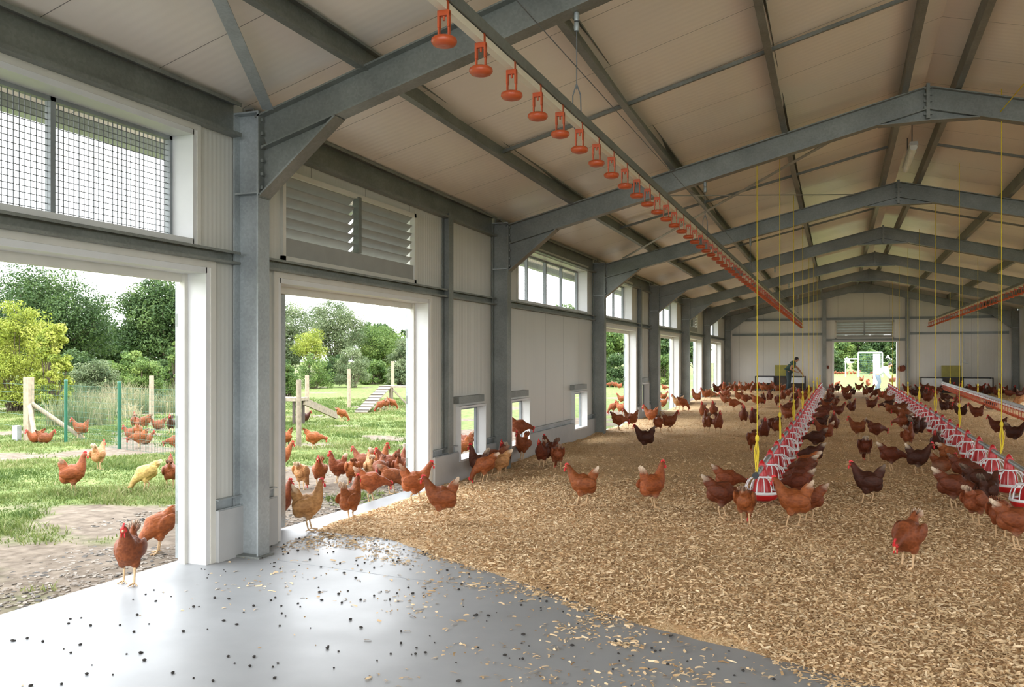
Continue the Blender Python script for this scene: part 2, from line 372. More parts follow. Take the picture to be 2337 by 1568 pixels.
# windows
def window(i, a, c, muls, where):
    d = tag(empty(f'window_{i}', (WALLX, (a + c) / 2, WZ0)), f'white-lined high window with wire mesh {where}', 'window', kind='structure')
    b = MB(); t = .03
    b.box(OUTX - .01, WALLX + .015, a - t, a + .01, WZ0 - t, WZ1 + t); b.box(OUTX - .01, WALLX + .015, c - .01, c + t, WZ0 - t, WZ1 + t)
    b.box(OUTX - .01, WALLX + .015, a, c, WZ0 - t, WZ0 + .01); b.box(OUTX - .01, WALLX + .015, a, c, WZ1 - .01, WZ1 + t); b.build('lining', M['white'], d)
    b = MB()
    for y0, y1, z0, z1 in ((a - .07, a - t, WZ0 - .03, WZ1 + .09), (c + t, c + .07, WZ0 - .03, WZ1 + .09), (a - t, c + t, WZ1 + t, WZ1 + .09)): b.box(WALLX, WALLX + .022, y0, y1, z0, z1)
    b.build('architrave', M['trim'], d)
    b = MB(); f = .028
    b.box(OUTX, OUTX + .05, a + .01, a + .01 + f, WZ0, WZ1); b.box(OUTX, OUTX + .05, c - .01 - f, c - .01, WZ0, WZ1)
    b.box(OUTX, OUTX + .05, a, c, WZ0 + .01, WZ0 + .01 + f); b.box(OUTX, OUTX + .05, a, c, WZ1 - .01 - f, WZ1 - .01); b.build('sash_frame', M['dark_frame'], d)
    for y in muls:
        b = MB(); b.box(OUTX, OUTX + .05, y - .02, y + .02, WZ0, WZ1); b.build('mullion', M['dark_frame'], d)
    b = MB(); w = .0026 if a < 5 else .0011; st = .042 if a < 5 else .05
    for y in np.arange(a + .02, c, st): b.box(OUTX + .018, OUTX + .018 + 2 * w, y - w, y + w, WZ0, WZ1)
    for z in np.arange(WZ0 + .02, WZ1, st): b.box(OUTX + .021, OUTX + .021 + 2 * w, a, c, z - w, z + w)
    b.build('wire_mesh', M['wire'], d)
for i, ((a, c, m_), w) in enumerate(zip(WINS, ['over the nearest doorway', 'above the two pop holes', 'over the third doorway', 'over the fourth doorway', 'over the last doorway'])): window(i + 1, a, c, m_, w)
# louvres
def louvre(a, c, z0, z1, label, far=False, n=6):
    P = (lambda b, x0, x1, y0, y1, p, q, mi=0: b.box(*((y0, y1, ENDY - x1, ENDY - x0) if far else (WALLX + x0, WALLX + x1, y0, y1)), p, q, mi))
    L = tag(empty('louvre_vent', ((a + c) / 2, ENDY, z0) if far else (WALLX, (a + c) / 2, z0)), label, 'vent')
    b = MB()
    for y0, y1, p, q in ((a, a + .045, z0, z1), (c - .045, c, z0, z1), (a, c, z1 - .045, z1), (a, c, z0 - .0, z0 + .045)): P(b, -.03, .03, y0, y1, p, q)
    b.build('vent_frame', M['trim'], L)
    mid = (a + c) / 2; zb = z0 + (z1 - z0) * (.26 if not far else .2)
    b = MB(); P(b, -.02, .045, mid - .03, mid + .03, zb, z1 - .03); b.build('mullion', M['steel'], L)
    b = MB(); P(b, -.012, .012, a + .04, c - .04, z0 + .03, zb); b.build('blank_panel', M['louvre'], L)
    for p, q in ((a + .045, mid - .03), (mid + .03, c - .045)):
        st = (z1 - .045 - zb) / n
        bb = MB()
        for i in range(n):
            zc = zb + st * (i + .5); dz, dx = st * .46, .06
            if far: vs = [(x, ENDY - xx, zc + zz) for x in (p, q) for xx, zz in ((-.05, -dz), (dx, dz), (dx, dz + .012), (-.05, -dz + .012))]
            else: vs = [(WALLX + xx, y, zc + zz) for y in (p, q) for xx, zz in ((-.10, -dz), (-.005, dz * .9), (-.005, dz * .9 + .010), (-.10, -dz + .010))]
            bb.add(vs, [(0, 1, 2, 3), (7, 6, 5, 4), (0, 4, 5, 1), (1, 5, 6, 2), (2, 6, 7, 3), (3, 7, 4, 0)])
        bb.build('blade_bank', M['louvre'], L)
louvre(*VENTS[0], VZ0, VZ1, 'grey two-bank louvre vent above the second doorway')
louvre(*VENTS[1], VZ0, VZ1, 'small grey louvre vent above the fifth doorway')
louvre(-.10, 2.16, 2.42, 3.16, 'wide grey louvre vent over the far end doorway', True, 5)
# pop holes
for i, ((a, c), w) in enumerate(zip(POPS, ['before the second column', 'just beyond the second column', 'before the third column', 'before the fourth column'])):
    d = tag(empty(f'door_{i + 8}', (WALLX, (a + c) / 2, PZ0)), f'small white-lined pop hole for hens {w}', 'pop hole', kind='structure')
    b = MB(); t = .022
    o_ = -4.665; b.box(o_, WALLX + .066, a - t, a + .006, PZ0 - t, PZ1 + t); b.box(o_, WALLX + .066, c - .006, c + t, PZ0 - t, PZ1 + t); b.box(o_, WALLX + .066, a, c, PZ1 - .006, PZ1 + t); b.box(o_, WALLX + .066, a, c, PZ0 - t, PZ0 + .006)
    b.build('lining', M['white'], d)
    b = MB(); b.box(WALLX - .012, WALLX + .002, c + .005, c + .64, PZ0 - .02, PZ1 + .02); b.build('surround_panel', M['wall'], d)
    b = MB(); b.box(-4.70, -4.665, c - .03, c + .01, PZ0, PZ1); b.box(-4.70, -4.665, a, c, PZ1 - .04, PZ1 - .006); b.build('hatch_runner', M['dark_frame'], d)
    b = MB(); b.box(WALLX + .0, WALLX + .09, a - .12, c - .12, PZ1 + .06, PZ1 + .15); b.build('hatch_rail', M['steel'], d)
# far wall and right wall
def rooftop(x): return frame_top(x, ENDY) + .22
def far_wall():
    hl = [(-.154, 2.26, -.02, 2.29), (-.06, 2.12, 2.45, 3.13)]
    xs = sorted({-4.6, RIDGE, 6.6, -.154, 2.26, -.06, 2.12}); zs = [0, 2.29, 2.45, 3.13, 3.35]
    b = MB()
    for a, c in zip(xs[:-1], xs[1:]):
        for d, e in list(zip(zs[:-1], zs[1:])) + [(3.35, None)]:
            mx = (a + c) / 2; mz = (d + (e or d + .02)) / 2
            if any(h[0] < mx < h[1] and h[2] < mz < h[3] for h in hl): continue
            for y in (ENDY, ENDY + .15): b.add([(a, y, d), (c, y, d), (c, y, e or rooftop(c)), (a, y, e or rooftop(a))], [(0, 1, 2, 3)])
    return b.build('wall_far', M['wall_far'])
tag(far_wall(), 'cream gable wall at the far end of the shed', 'wall', kind='structure')
b = MB(); b.box(-4.5, -.26, ENDY - .05, ENDY + .01, 0, .42); b.box(2.36, 6.4, ENDY - .05, ENDY + .01, 0, .42); tag(b.build('baseboard_far', M['plinth']), 'grey concrete plinth at the foot of the far wall', 'plinth', kind='structure')
d = tag(empty('door_7', (1.05, ENDY, 0)), 'open doorway in the middle of the far gable wall', 'doorway', kind='structure')
b = MB(); b.box(-.22, -.15, ENDY - .05, ENDY + .2, 0, 2.36); b.box(2.25, 2.32, ENDY - .05, ENDY + .2, 0, 2.36); b.box(-.15, 2.25, ENDY - .05, ENDY + .2, 2.28, 2.36); b.build('door_frame', M['white'], d)
rh = [(a, c, -.02, DZ) for a, c in DOORS[1:5]] + [(a, c, WZ0, WZ1) for a, c, _ in WINS] + [(-2.5, 1.5, -.02, DZ)]  # unseen right-wall openings, picked for the daylight they let in
tag(holed_wall('wall_right', 6.62, 6.85, NEARY, ENDY + .2, 0., lambda y: lerp(FY, ZE, y) + .15, rh, M['wall']), 'cream panel wall on the right side of the shed', 'wall', kind='structure')
# ceiling of insulated roof panels
b = MB(); yl = [NEARY] + FY[:-1] + [ENDY + .6]; PT = .19
for y0, y1 in zip(yl[:-1], yl[1:]):
    for xa, xb in ((-5.45, RIDGE), (RIDGE, 7.5)):
        p = [(x, y, frame_top(x, y) + PT + o) for o in (0, .1) for x, y in ((xa, y0), (xb, y0), (xb, y1), (xa, y1))]
        b.add(p, [(0, 1, 2, 3), (7, 6, 5, 4), (0, 4, 5, 1), (1, 5, 6, 2), (2, 6, 7, 3), (3, 7, 4, 0)])
tag(b.build('ceiling', M['roof']), 'sloping ceiling of ribbed insulated roof panels', 'ceiling', kind='structure')
b = MB(); b.sweep([(-.07, 0), (.07, 0), (.09, .12), (.08, .12), (.06, .012), (-.06, .012), (-.08, .12), (-.09, .12)], (-5.48, NEARY, 3.37), (-5.48, ENDY, 3.26)); tag(b.build('roof_gutter', M['steel_light']), 'grey eaves gutter outside above the left windows', 'gutter')

# steel frames
def portal(n):
    Y = FY[n] - .075; ze, zr = ZE[n], ZR[n]; sl = (zr - ze) / (RIDGE + W); hh = .27
    F = tag(empty('portal_frame', (RIDGE, Y, 0)), f'galvanised steel portal frame, {ORD[n]} counted from the camera' + (' against the far wall' if n == 6 else ''), 'steel frame', 'steel portal frames')
    for sd in (-1, 1):
        xi = -W if sd < 0 else XR; xo = xi + sd * .24; xm = (xi + xo) / 2
        z0 = 0 if n == 0 else -.0
        b = MB(); b.sweep(IPROF(.15, .24), (xm, Y, z0), (xm, Y, ze + .02), (1, 0, 0)); c = b.build('column', M['steel_light'] if n < 1 else M['steel'], F)  # nearest columns take the brighter steel: their lit look is put into the colour
        b = MB(); z = ze - .62; b.box(min(xi, xo) + .01, max(xi, xo) - .01, Y - .07, Y + .07, z - .006, z + .006); b.build('stiffener_plate', M['steel_light'], c)
        b = MB(); b.box(min(xi, xo), max(xi, xo), Y - .075, Y + .075, ze + .02, ze + .034); b.build('cap_plate', M['steel_light'], c)
        b = MB(); b.box(min(xi, xo) - .03, max(xi, xo) + .03, Y - .1, Y + .1, 0, .015); b.build('base_plate', M['steel'], c)
        x0, x1 = (xi, RIDGE)
        b = MB(); b.sweep(IPROF(.15, hh), (x0, Y, ze - hh / 2), (x1, Y, zr - hh / 2)); b.build('rafter', M['steel'], F)
        xa, za = xi, ze - hh; xb = xi - sd * .70; zb = za + sl * .70; xc, zc = xi, ze - .64
        b = MB(); vs = [(x, y, z) for y in (Y - .006, Y + .006) for x, z in ((xa, za), (xb, zb), (xc, zc))]
        b.add(vs, [(0, 1, 2), (5, 4, 3), (0, 3, 4, 1), (1, 4, 5, 2), (2, 5, 3, 0)])
        dx, dz = xb - xc, zb - zc; L = math.hypot(dx, dz); nx, nz = -dz / L * .014 * (1 if dx > 0 else -1), dx / L * .014 * (1 if dx > 0 else -1)
        vs = [(x, y, z) for y in (Y - .075, Y + .075) for x, z in ((xc, zc), (xb, zb), (xb - nx, zb - nz), (xc - nx, zc - nz))]
        b.add(vs, [(0, 1, 2, 3), (7, 6, 5, 4), (0, 4, 5, 1), (1, 5, 6, 2), (2, 6, 7, 3), (3, 7, 4, 0)]); b.build('haunch', M['steel'], F)
        b = MB(); x = xi - sd * .012; b.box(min(x, xi), max(x, xi), Y - .075, Y + .075, ze - .66, ze + .03)
        for z in np.linspace(ze - .58, ze - .04, 6):
            for yy in (-.045, .045):
                q = [(x - sd * .018, x)][0]; b.box(min(q), max(q), Y + yy - .013, Y + yy + .013, z - .013, z + .013)
        b.build('end_plate', M['steel'], F)
    b = MB(); vs = [(x, y, z) for y in (Y - .006, Y + .006) for x, z in ((RIDGE - .55, zr - hh - sl * .55), (RIDGE, zr - hh), (RIDGE + .55, zr - hh - sl * .55), (RIDGE, zr - hh - .13))]
    b.add(vs, [(0, 1, 2, 3), (7, 6, 5, 4), (0, 4, 5, 1), (1, 5, 6, 2), (2, 6, 7, 3), (3, 7, 4, 0)])
    for sx in (-1, 1): b.sweep([(-.075, -.007), (.075, -.007), (.075, .007), (-.075, .007)], (RIDGE + sx * .55, Y, zr - hh - sl * .55 - .007), (RIDGE, Y, zr - hh - .137))
    b.build('apex_haunch', M['steel'], F)
    b = MB(); b.box(RIDGE - .02, RIDGE + .02, Y - .08, Y + .08, zr - hh - .12, zr + .03)
    for z in np.linspace(zr - hh - .06, zr - .02, 5): b.box(RIDGE - .045, RIDGE + .045, Y - .06, Y - .034, z - .012, z + .012)
    b.build('apex_plate', M['steel'], F)
for n in range(7): portal(n)
# purlins, girts, bracing
PX = [-3.45, -2.06, -.66, .72, 1.30, 2.70, 4.10, 5.45]
PL = ['lowest', 'second lowest', 'third up', 'top']
for i, x in enumerate(PX):
    b = MB()
    for y0, y1 in zip(yl[:-1], yl[1:-1] + [ENDY]):
        z0 = frame_top(x, y0) + .095; z1 = frame_top(x, y1) + .095
        b.sweep(CPROF(.07 if x > RIDGE else .07, .185, .007, .018), (x, y0, z0), (x, y1, z1))
    side = 'left' if i < 4 else 'right'; w = PL[i] if i < 4 else PL[7 - i]
    tag(b.build('roof_purlin', M['steel']), f'long galvanised roof purlin, {w} on the {side} roof slope', 'purlin', 'roof purlins')
for i, (y0, y1) in enumerate([(NEARY, 5.86)] + [(FY[k_], FY[k_ + 1] - .15) for k_ in range(6)]):
    where = 'in the near bay before the first column' if i == 0 else f'between the {ORD[i-1]} and {ORD[i]} columns'
    za, zb = lerp(FY, ZE, y0), lerp(FY, ZE, y1)
    b = MB(); b.sweep(CPROF(.09, .27, .008, .03), (WALLX + .01, y0, za - .03), (WALLX + .01, y1, zb - .03)); tag(b.build('eaves_beam', M['steel']), f'galvanised eaves beam on the left wall {where}', 'beam', 'eaves beams')
    b = MB(); b.sweep(CPROF(.085, .10, .007, .02), (WALLX + .005, y0, 2.405), (WALLX + .005, y1, 2.405)); tag(b.build('wall_girt', M['steel']), f'horizontal steel wall rail above the openings {where}', 'wall rail', 'wall girts')
for (y, z1, w, tk) in ((9.93, 3.40, 'just right of the second doorway', .13), (21.2, 3.35, 'right of the third doorway', .12)):
    b = MB(); b.sweep(IPROF(tk, .10, .01, .008), (WALLX + .055, y, .42), (WALLX + .055, y, z1), (1, 0, 0)); tag(b.build('wall_post', M['steel']), f'slim galvanised post on the left wall {w}', 'post', 'wall posts')
for y, w in zip([(FY[k_] + FY[k_ + 1]) / 2 + .15 for k_ in range(6)], ORD):
    for side in (-1, 1):
        xs = [PX[0], PX[3]] if side < 0 else [PX[4], PX[7]]
        b = MB(); b.sweep([(-.018, 0), (.018, 0), (.018, .036), (-.018, .036)], (xs[0], y, frame_top(xs[0], y) + .09), (xs[1], y, frame_top(xs[1], y) + .09)); tag(b.build('sag_bar', M['steel']), f'thin steel tie bar across the {"left" if side < 0 else "right"} roof slope in the {w} full bay', 'tie bar', 'roof tie bars')
def bar(p, q, label, w=.05, th=.008):
    b = MB(); b.sweep([(-w / 2, 0), (w / 2, 0), (w / 2, th), (-w / 2, th)], p, q); tag(b.build('roof_brace', M['steel_light']), label, 'brace', 'roof braces')
def pt(x, Y, dz=.02): return (x, Y, frame_top(x, Y) + dz)
bar(pt(-4.25, 5.86, .0), pt(-2.0, 1.2, .02), 'flat steel brace running up from the top of the first column', .09)
bar(pt(-3.95, 16.9, .0), pt(.02, 11.7, -.22), 'diagonal flat brace between the second and third frames, rising toward the camera', .06)
bar(pt(-2.95, 11.7, -.02), pt(.35, 16.9, -.05), 'diagonal flat brace between the second and third frames, rising away', .06)
bar(pt(2.0, 11.7, -.22), pt(5.6, 16.9, -.02), 'diagonal flat brace on the right roof slope beyond the second frame', .06)
# far wall posts and rails
for x, w in ((-.53, 'left of the far doorway'), (2.66, 'right of the far doorway')):
    b = MB(); b.sweep(IPROF(.15, .16), (x, ENDY - .09, 0), (x, ENDY - .09, frame_top(x, 38.9) - .25), (0, 1, 0)); tag(b.build('gable_post', M['steel']), f'steel gable post {w}', 'post', 'gable posts')
for x0, x1, w in ((-4.3, -.61, 'left'), (-.45, 2.58, 'middle'), (2.74, 6.3, 'right')):
    for z, h in ((2.62, 'lower'), (3.25, 'upper')):
        if w == 'middle' and h == 'lower': z = 2.37
        b = MB(); b.sweep(CPROF(.07, .1, .006, .02), (x0, ENDY - .01, z), (x1, ENDY - .01, z)); tag(b.build('gable_rail', M['steel']), f'{h} steel rail across the {w} part of the far wall', 'wall rail', 'gable rails')
# things fixed to the far wall
def bench(x0, x1, yx0, yx1, label):
    B = tag(empty('nest_bench', ((x0 + x1) / 2, 38.2, .25)), label, 'nest bench')
    y0, y1 = 37.9, 38.6; zt = .86
    b = MB()
    for p, q, r, s in ((x0, x1, zt - .03, zt), (x0, x1, .40, .43)):
        b.box(p, q, y0, y0 + .04, r, s); b.box(p, q, y1 - .04, y1, r, s)
    for x in (x0, x1 - .04, yx0, yx1):
        for y in (y0, y1 - .04): b.box(x, x + .04, y, y + .04, .18, zt)
    b.build('frame', M['black'], B)
    for p, q in ((x0 + .05, yx0), (yx1 + .05, x1 - .05)):
        b = MB(); b.box(p, q, y0 + .01, y0 + .03, zt - .28 if q < 1.2 else .46, zt - .05); b.box(p, q, y0 + .03, y1 - .05, zt - .07, zt - .05); b.build('tray_panel', M['tray'], B)
        b = MB(); b.box(p, q, y0 + .3, y1 - .05, .2, zt - .3); b.build('dark_recess', M['dark_wood'], B)
    b = MB(); b.box(yx0 + .04, yx1, y0 + .1, y1 - .05, .2, zt - .01); b.build('nest_box', M['dark_wood'], B)
    b = MB(); b.box(yx0 + .02, yx1 + .02, y1 - .12, y1 - .09, zt, zt + .46); b.build('back_board', M['yellow_board'], B)
bench(-3.25, -1.25, -2.5, -2.0, 'dark nest bench with an olive board left of the far doorway')
bench(3.05, 5.60, 3.83, 4.53, 'dark nest bench with an olive board right of the far doorway')
def small(name, bx, mat, label, cat):
    b = MB()
    for q in bx: b.box(*q)
    tag(b.build(name, mat), label, cat)
small('wall_switch', [(-.42, -.34, ENDY - .05, ENDY, 1.16, 1.30), (-.40, -.36, ENDY - .065, ENDY - .05, 1.2, 1.25)], M['brown'], 'small brown switch on the far wall left of the doorway', 'switch')
b = MB(); b.box(4.66, 4.72, ENDY - .06, ENDY, 1.55, 2.6); b.box(4.60, 4.78, ENDY - .09, ENDY, 1.42, 1.56); b.tube((4.70, ENDY - .09, 1.44), (4.86, ENDY - .2, 1.40), .02); tag(b.build('wall_tap', M['tray']), 'pale pipe and tap fixing on the far wall above the right bench', 'tap')
b = MB(); b.box(2.40, 2.44, ENDY - .2, ENDY, 1.28, 1.31); b.ell((2.36, ENDY - .12, 1.18), (.07, .06, .11)); b.ell((2.50, ENDY - .12, 1.20), (.09, .07, .13)); b.ell((2.43, ENDY - .1, 1.12), (.08, .06, .06)); tag(b.build('hanging_bundle', M['brown']), 'reddish brown bundle hung on the wall right of the far doorway', 'bundle')
# lamp at the ridge
L = tag(empty('strip_lamp', (1.05, 14.2, 4.6)), 'strip lamp fitting hung under the ridge beyond the second frame', 'lamp')
b = MB(); b.sweep([(-.06, 0), (.06, 0), (.05, .05), (-.05, .05)], (1.0, 13.5, 4.60), (1.0, 15.0, 4.58)); b.build('lamp_body', M['fixture'], L)
b = MB(); b.tube((1.0, 13.52, 4.575), (1.0, 14.98, 4.555), .05); b.build('lamp_cover', M['tube'], L)
for y in (13.8, 14.7):
    b = MB(); b.tube((1.0, y, 4.64), (1.0, y, frame_top(1.0, y) + .19), .008); b.build('hanger', M['wire'], L)

# ---------------------------------------------------------------- drinker and feeder lines
def drinker_line(p0, p1, n, label, rail='steel', raised=True):
    p0 = Vector(p0); p1 = Vector(p1); d = p1 - p0
    D = tag(empty('drinker_line', tuple(p0)), label, 'drinker line')
    b = MB(); b.sweep([(-.02, -.02), (.02, -.02), (.02, .02), (-.02, .02)], p0, p1); b.build('water_pipe', M['pipe_white'] if raised else M['grill'], D)
    b = MB(); o = Vector((.012, 0, .055)); b.sweep([(-.02, -.03), (.02, -.03), (.02, .03), (-.02, .03)], p0 + o, p1 + o); b.build('support_rail', M['steel'] if raised else M['steel_light'], D)
    saddle = MB(); q = (0, 0, 0)
    saddle.box(-.022, .022, -.012, .012, -.028, .03); saddle.box(-.03, -.02, -.012, .012, -.10, -.02); saddle.box(.02, .03, -.012, .012, -.10, -.02); saddle.box(-.03, .03, -.012, .012, -.045, -.028); saddle.tube((0, 0, -.04), (0, 0, -.066), .006)
    saddle.box(-.03, -.022, -.008, .008, -.165, -.09); saddle.box(.022, .03, -.008, .008, -.165, -.09)
    cup = MB(); cup.lathe([(0, -.185), (.030, -.189), (.052, -.182), (.062, -.168), (.060, -.153), (.050, -.146), (.044, -.150), (.02, -.16), (0, -.162)], n=18)
    ms, mc = saddle.mesh('drinker', M['orange']), cup.mesh('drip_cup', M['orange'])
    for i in range(n):
        t = (i + .93) / n; o = bpy.data.objects.new('drinker', ms); COL.objects.link(o); o.parent = D; o.location = d * t
        c = bpy.data.objects.new('drip_cup', mc); COL.objects.link(c); c.parent = o
    return D
drinker_line((-1.745, 3.35, 3.262), (-1.277, 35., 2.93), 72, 'raised drinker line with orange cups hanging on the left of the aisle')
drinker_line((4.2, 14., 3.36), (3.094, 35., 2.92), 52, 'raised drinker line with orange cups high on the right')
drinker_line((3.27, 15.8, .60), (3.62, 36., .66), 60, 'low white drinker line with orange nipples near the right wall', raised=False)
def wire_hanger(x, y, z0, label, name='suspension_wire'):
    H = tag(empty(name, (x, y, z0)), label, 'suspension wire', 'drinker line hangers'); zt = frame_top(x, y) - .26
    b = MB(); b.tube((x, y, z0 + .26), (x, y, zt - .08), .004, n=6); b.build('wire', M['wire'], H)
    b = MB(); pts = [(x - .0, y, z0 + .30), (x - .028, y, z0 + .22), (x - .03, y, z0 + .02), (x - .005, y, z0 - .03), (x + .035, y, z0 + .02), (x + .028, y, z0 + .22), (x, y, z0 + .30)]; b.path(pts, .0045, 6); b.build('clip', M['wire'], H)
    b = MB()
    for zz in (zt - .12, zt - .05): b.lathe([(.018, -.03), (.022, 0), (.018, .03)], (x, y, zz), 8)
    b.tube((x, y, zt - .05), (x, y, zt + .03), .006); b.build('shackle', M['steel_light'], H)
wire_hanger(-1.726, 5.95, 3.235, 'wire hanger with oval clip under the first frame holding the left drinker line')
for k_, y in enumerate(FY[1:6]):
    t = (y - 3.35) / 31.65; wire_hanger(-1.745 + .468 * t, y - .07, 3.262 - .332 * t, f'thin wire hanger under the {ORD[k_ + 1]} frame holding the left drinker line')
b = MB(); b.tube((-1.60, 2.2, 3.50), (-1.22, 35., 3.10), .0035, n=5); tag(b.build('winch_cable', M['wire']), 'thin dark winch cable running beside the left raised drinker line', 'cable')

PAN = {}
def pan_meshes():
    b = MB(); b.lathe([(0, 0), (.10, 0), (.15, .02), (.172, .06), (.176, .085), (.168, .085), (.15, .045), (0, .03)], n=24); PAN['pan'] = b.mesh('pan', M['red'])
    b = MB(); b.lathe([(.176, .075), (.184, .083), (.184, .097), (.176, .105), (.168, .097), (.168, .083), (.176, .075)], n=28)
    for i in range(14):
        a = 2 * PI * i / 14; ca, sa = math.cos(a), math.sin(a)
        pts = [(r * ca, r * sa, z) for r, z in ((.176, .095), (.170, .15), (.148, .205), (.11, .238), (.062, .25))]; b.path(pts, .0058, 6)
    b.lathe([(.052, .24), (.075, .242), (.075, .258), (.052, .262), (.052, .24)], n=20); PAN['grill'] = b.mesh('grill', M['grill'])
    b = MB(); b.lathe([(.10, .04), (.095, .10), (.075, .20), (.055, .25), (.052, .30), (.042, .36), (.030, .40), (.012, .425), (0, .43)], n=20)
    b.tube((0, -.055, .355), (0, .055, .355), .042, n=16); PAN['hopper'] = b.mesh('hopper', M['red'])
pan_meshes()
def feeder_line(x0, x1, y0, y1, ypan, zf, label, grp=None):
    """zf(y): height of the pipe"""
    F = tag(empty('feeder_line', (x0, y0, 0)), label, 'feeder line')
    X = lambda y: x0 + (x1 - x0) * (y - y0) / (y1 - y0)
    b = MB(); ys = np.linspace(y0, y1, 12)
    for a, c in zip(ys[:-1], ys[1:]): b.tube((X(a), a, zf(a)), (X(c), c, zf(c)), .024, n=14)
    P = b.build('feed_pipe', M['steel_light'], F)
    for y in np.arange(y0 + .35, y1, 1.5):
        b = MB(); b.tube((X(y), y, zf(y)), (X(y), y + .10, zf(y + .1)), .030, n=14); b.build('coupler', M['steel'], P)
    b = MB(); b.tube((X(y0), y0 - .012, zf(y0)), (X(y0), y0 + .03, zf(y0)), .032, n=14); b.build('end_cap', M['black'], P)
    y = ypan
    while y < y1 - .4:
        h = bpy.data.objects.new('feeder_pan', PAN['pan']); COL.objects.link(h); h.parent = F; h.location = (X(y) - x0, y - y0, zf(y) - .355)
        for k_ in ('grill', 'hopper'):
            q = bpy.data.objects.new(k_, PAN[k_]); COL.objects.link(q); q.parent = h
        y += 1.1
    return F
zf1 = lambda y: .435 + (y - 9) * .0068
feeder_line(-.765, -.587, 9.0, 36., 9.72, zf1, 'feeder line of red pans in white grills left of the centre aisle')
zf2 = lambda y: .44 + (y - 9) * .0068
feeder_line(1.80, 1.785, 9.3, 36., 10.05, zf2, 'feeder line of red pans in white grills right of the centre aisle')
def rope(x, y, z0, label, top=None, knot=.35, grp='yellow ropes holding the feeder lines'):
    R = tag(empty('suspension_rope', (x, y, z0)), label, 'rope', grp)
    tp = top or (x, y, frame_top(x, y) + .1); a = Vector((x, y, z0 + knot)); e = Vector(tp)
    b = MB(); b.tube(a, e, .0048, n=6); b.build('cord', M['rope'], R)
    b = MB(); rr = random.Random(int(y * 100))
    for k_ in range(7):
        aa = rr.uniform(0, 2 * PI); r = rr.uniform(.008, .03)
        b.path([tuple(a), (x + r * math.cos(aa), y + r * math.sin(aa), z0 + knot * rr.uniform(.45, .7)), (x + .5 * r * math.cos(aa + 1), y + r * .5 * math.sin(aa + 1), z0 + knot * rr.uniform(0, .15))], .006, 5)
    b.ell(tuple(a), (.02, .02, .04)); b.build('knot', M['rope'], R)
rope(-.76, 9.12, zf1(9.1) + .01, 'yellow rope with a long knotted tail at the front end of the left feeder', (-.965, 11.55, 4.05))
for k_, y in enumerate((12.5, 16., 19.5, 23., 26.5, 30., 33.5)):
    rope(-.765 + .178 * (y - 9) / 27, y, zf1(y) + .02, f'yellow rope, {ORD[k_]} one behind the knotted front rope of the left feeder')
for k_, y in enumerate((11.6, 15.4, 19.0, 22.6, 26.2, 29.8, 33.4)):
    rope(1.795, y, zf2(y) + .02, f'yellow rope, {ORD[k_]} one along the right feeder from the camera')
for k_, y in enumerate((18.6, 22.2, 25.8, 29.4, 33.)):
    rope(3.27 + .35 * (y - 15.8) / 20.2, y, .68, f'yellow rope, {ORD[k_]} one along the low white drinker line', knot=.22)
b = MB(); b.path([(2.35, 8.2, 5.0), (2.12, 10.2, 4.82), (1.75, 11.7, 4.45)], .006, 5); tag(b.build('pulley_cord', M['rope']), 'thin yellow cord slanting down to the ridge of the second frame', 'cord')

# ---------------------------------------------------------------- wood shavings
def edge_near(x):                                                   # front edge of the litter on the concrete
    return np.interp(x, [-4.9, -3.75, -2.9, -1.97, -1.1, -.3, .6, 1.5, 3.2, 6.9], [6.95, 6.85, 6.3, 5.75, 5.15, 4.78, 4.45, 4.1, 3.7, 3.2])
def zlv(Y): return .03 + .0072 * np.maximum(0, Y - 8)
LAT = np.random.default_rng(23).uniform(-1, 1, (256, 256))
def vn(x, y):                                                       # smooth value noise
    xi, yi = np.floor(x).astype(int), np.floor(y).astype(int); fx, fy = x - xi, y - yi; fx, fy = fx * fx * (3 - 2 * fx), fy * fy * (3 - 2 * fy)
    g = lambda i, j: LAT[(xi + i) % 256, (yi + j) % 256]
    return (g(0, 0) * (1 - fx) + g(1, 0) * fx) * (1 - fy) + (g(0, 1) * (1 - fx) + g(1, 1) * fx) * fy
def nz(x, y):
    x, y = np.asarray(x, float), np.asarray(y, float); u, v = .8 * x - .6 * y + 31.7, .6 * x + .8 * y + 12.3
    return 1.15 * vn(u, v) + .6 * vn(u * 2.1 + 7, v * 2.1) + .3 * vn(u * 4.3, v * 4.3 + 9)
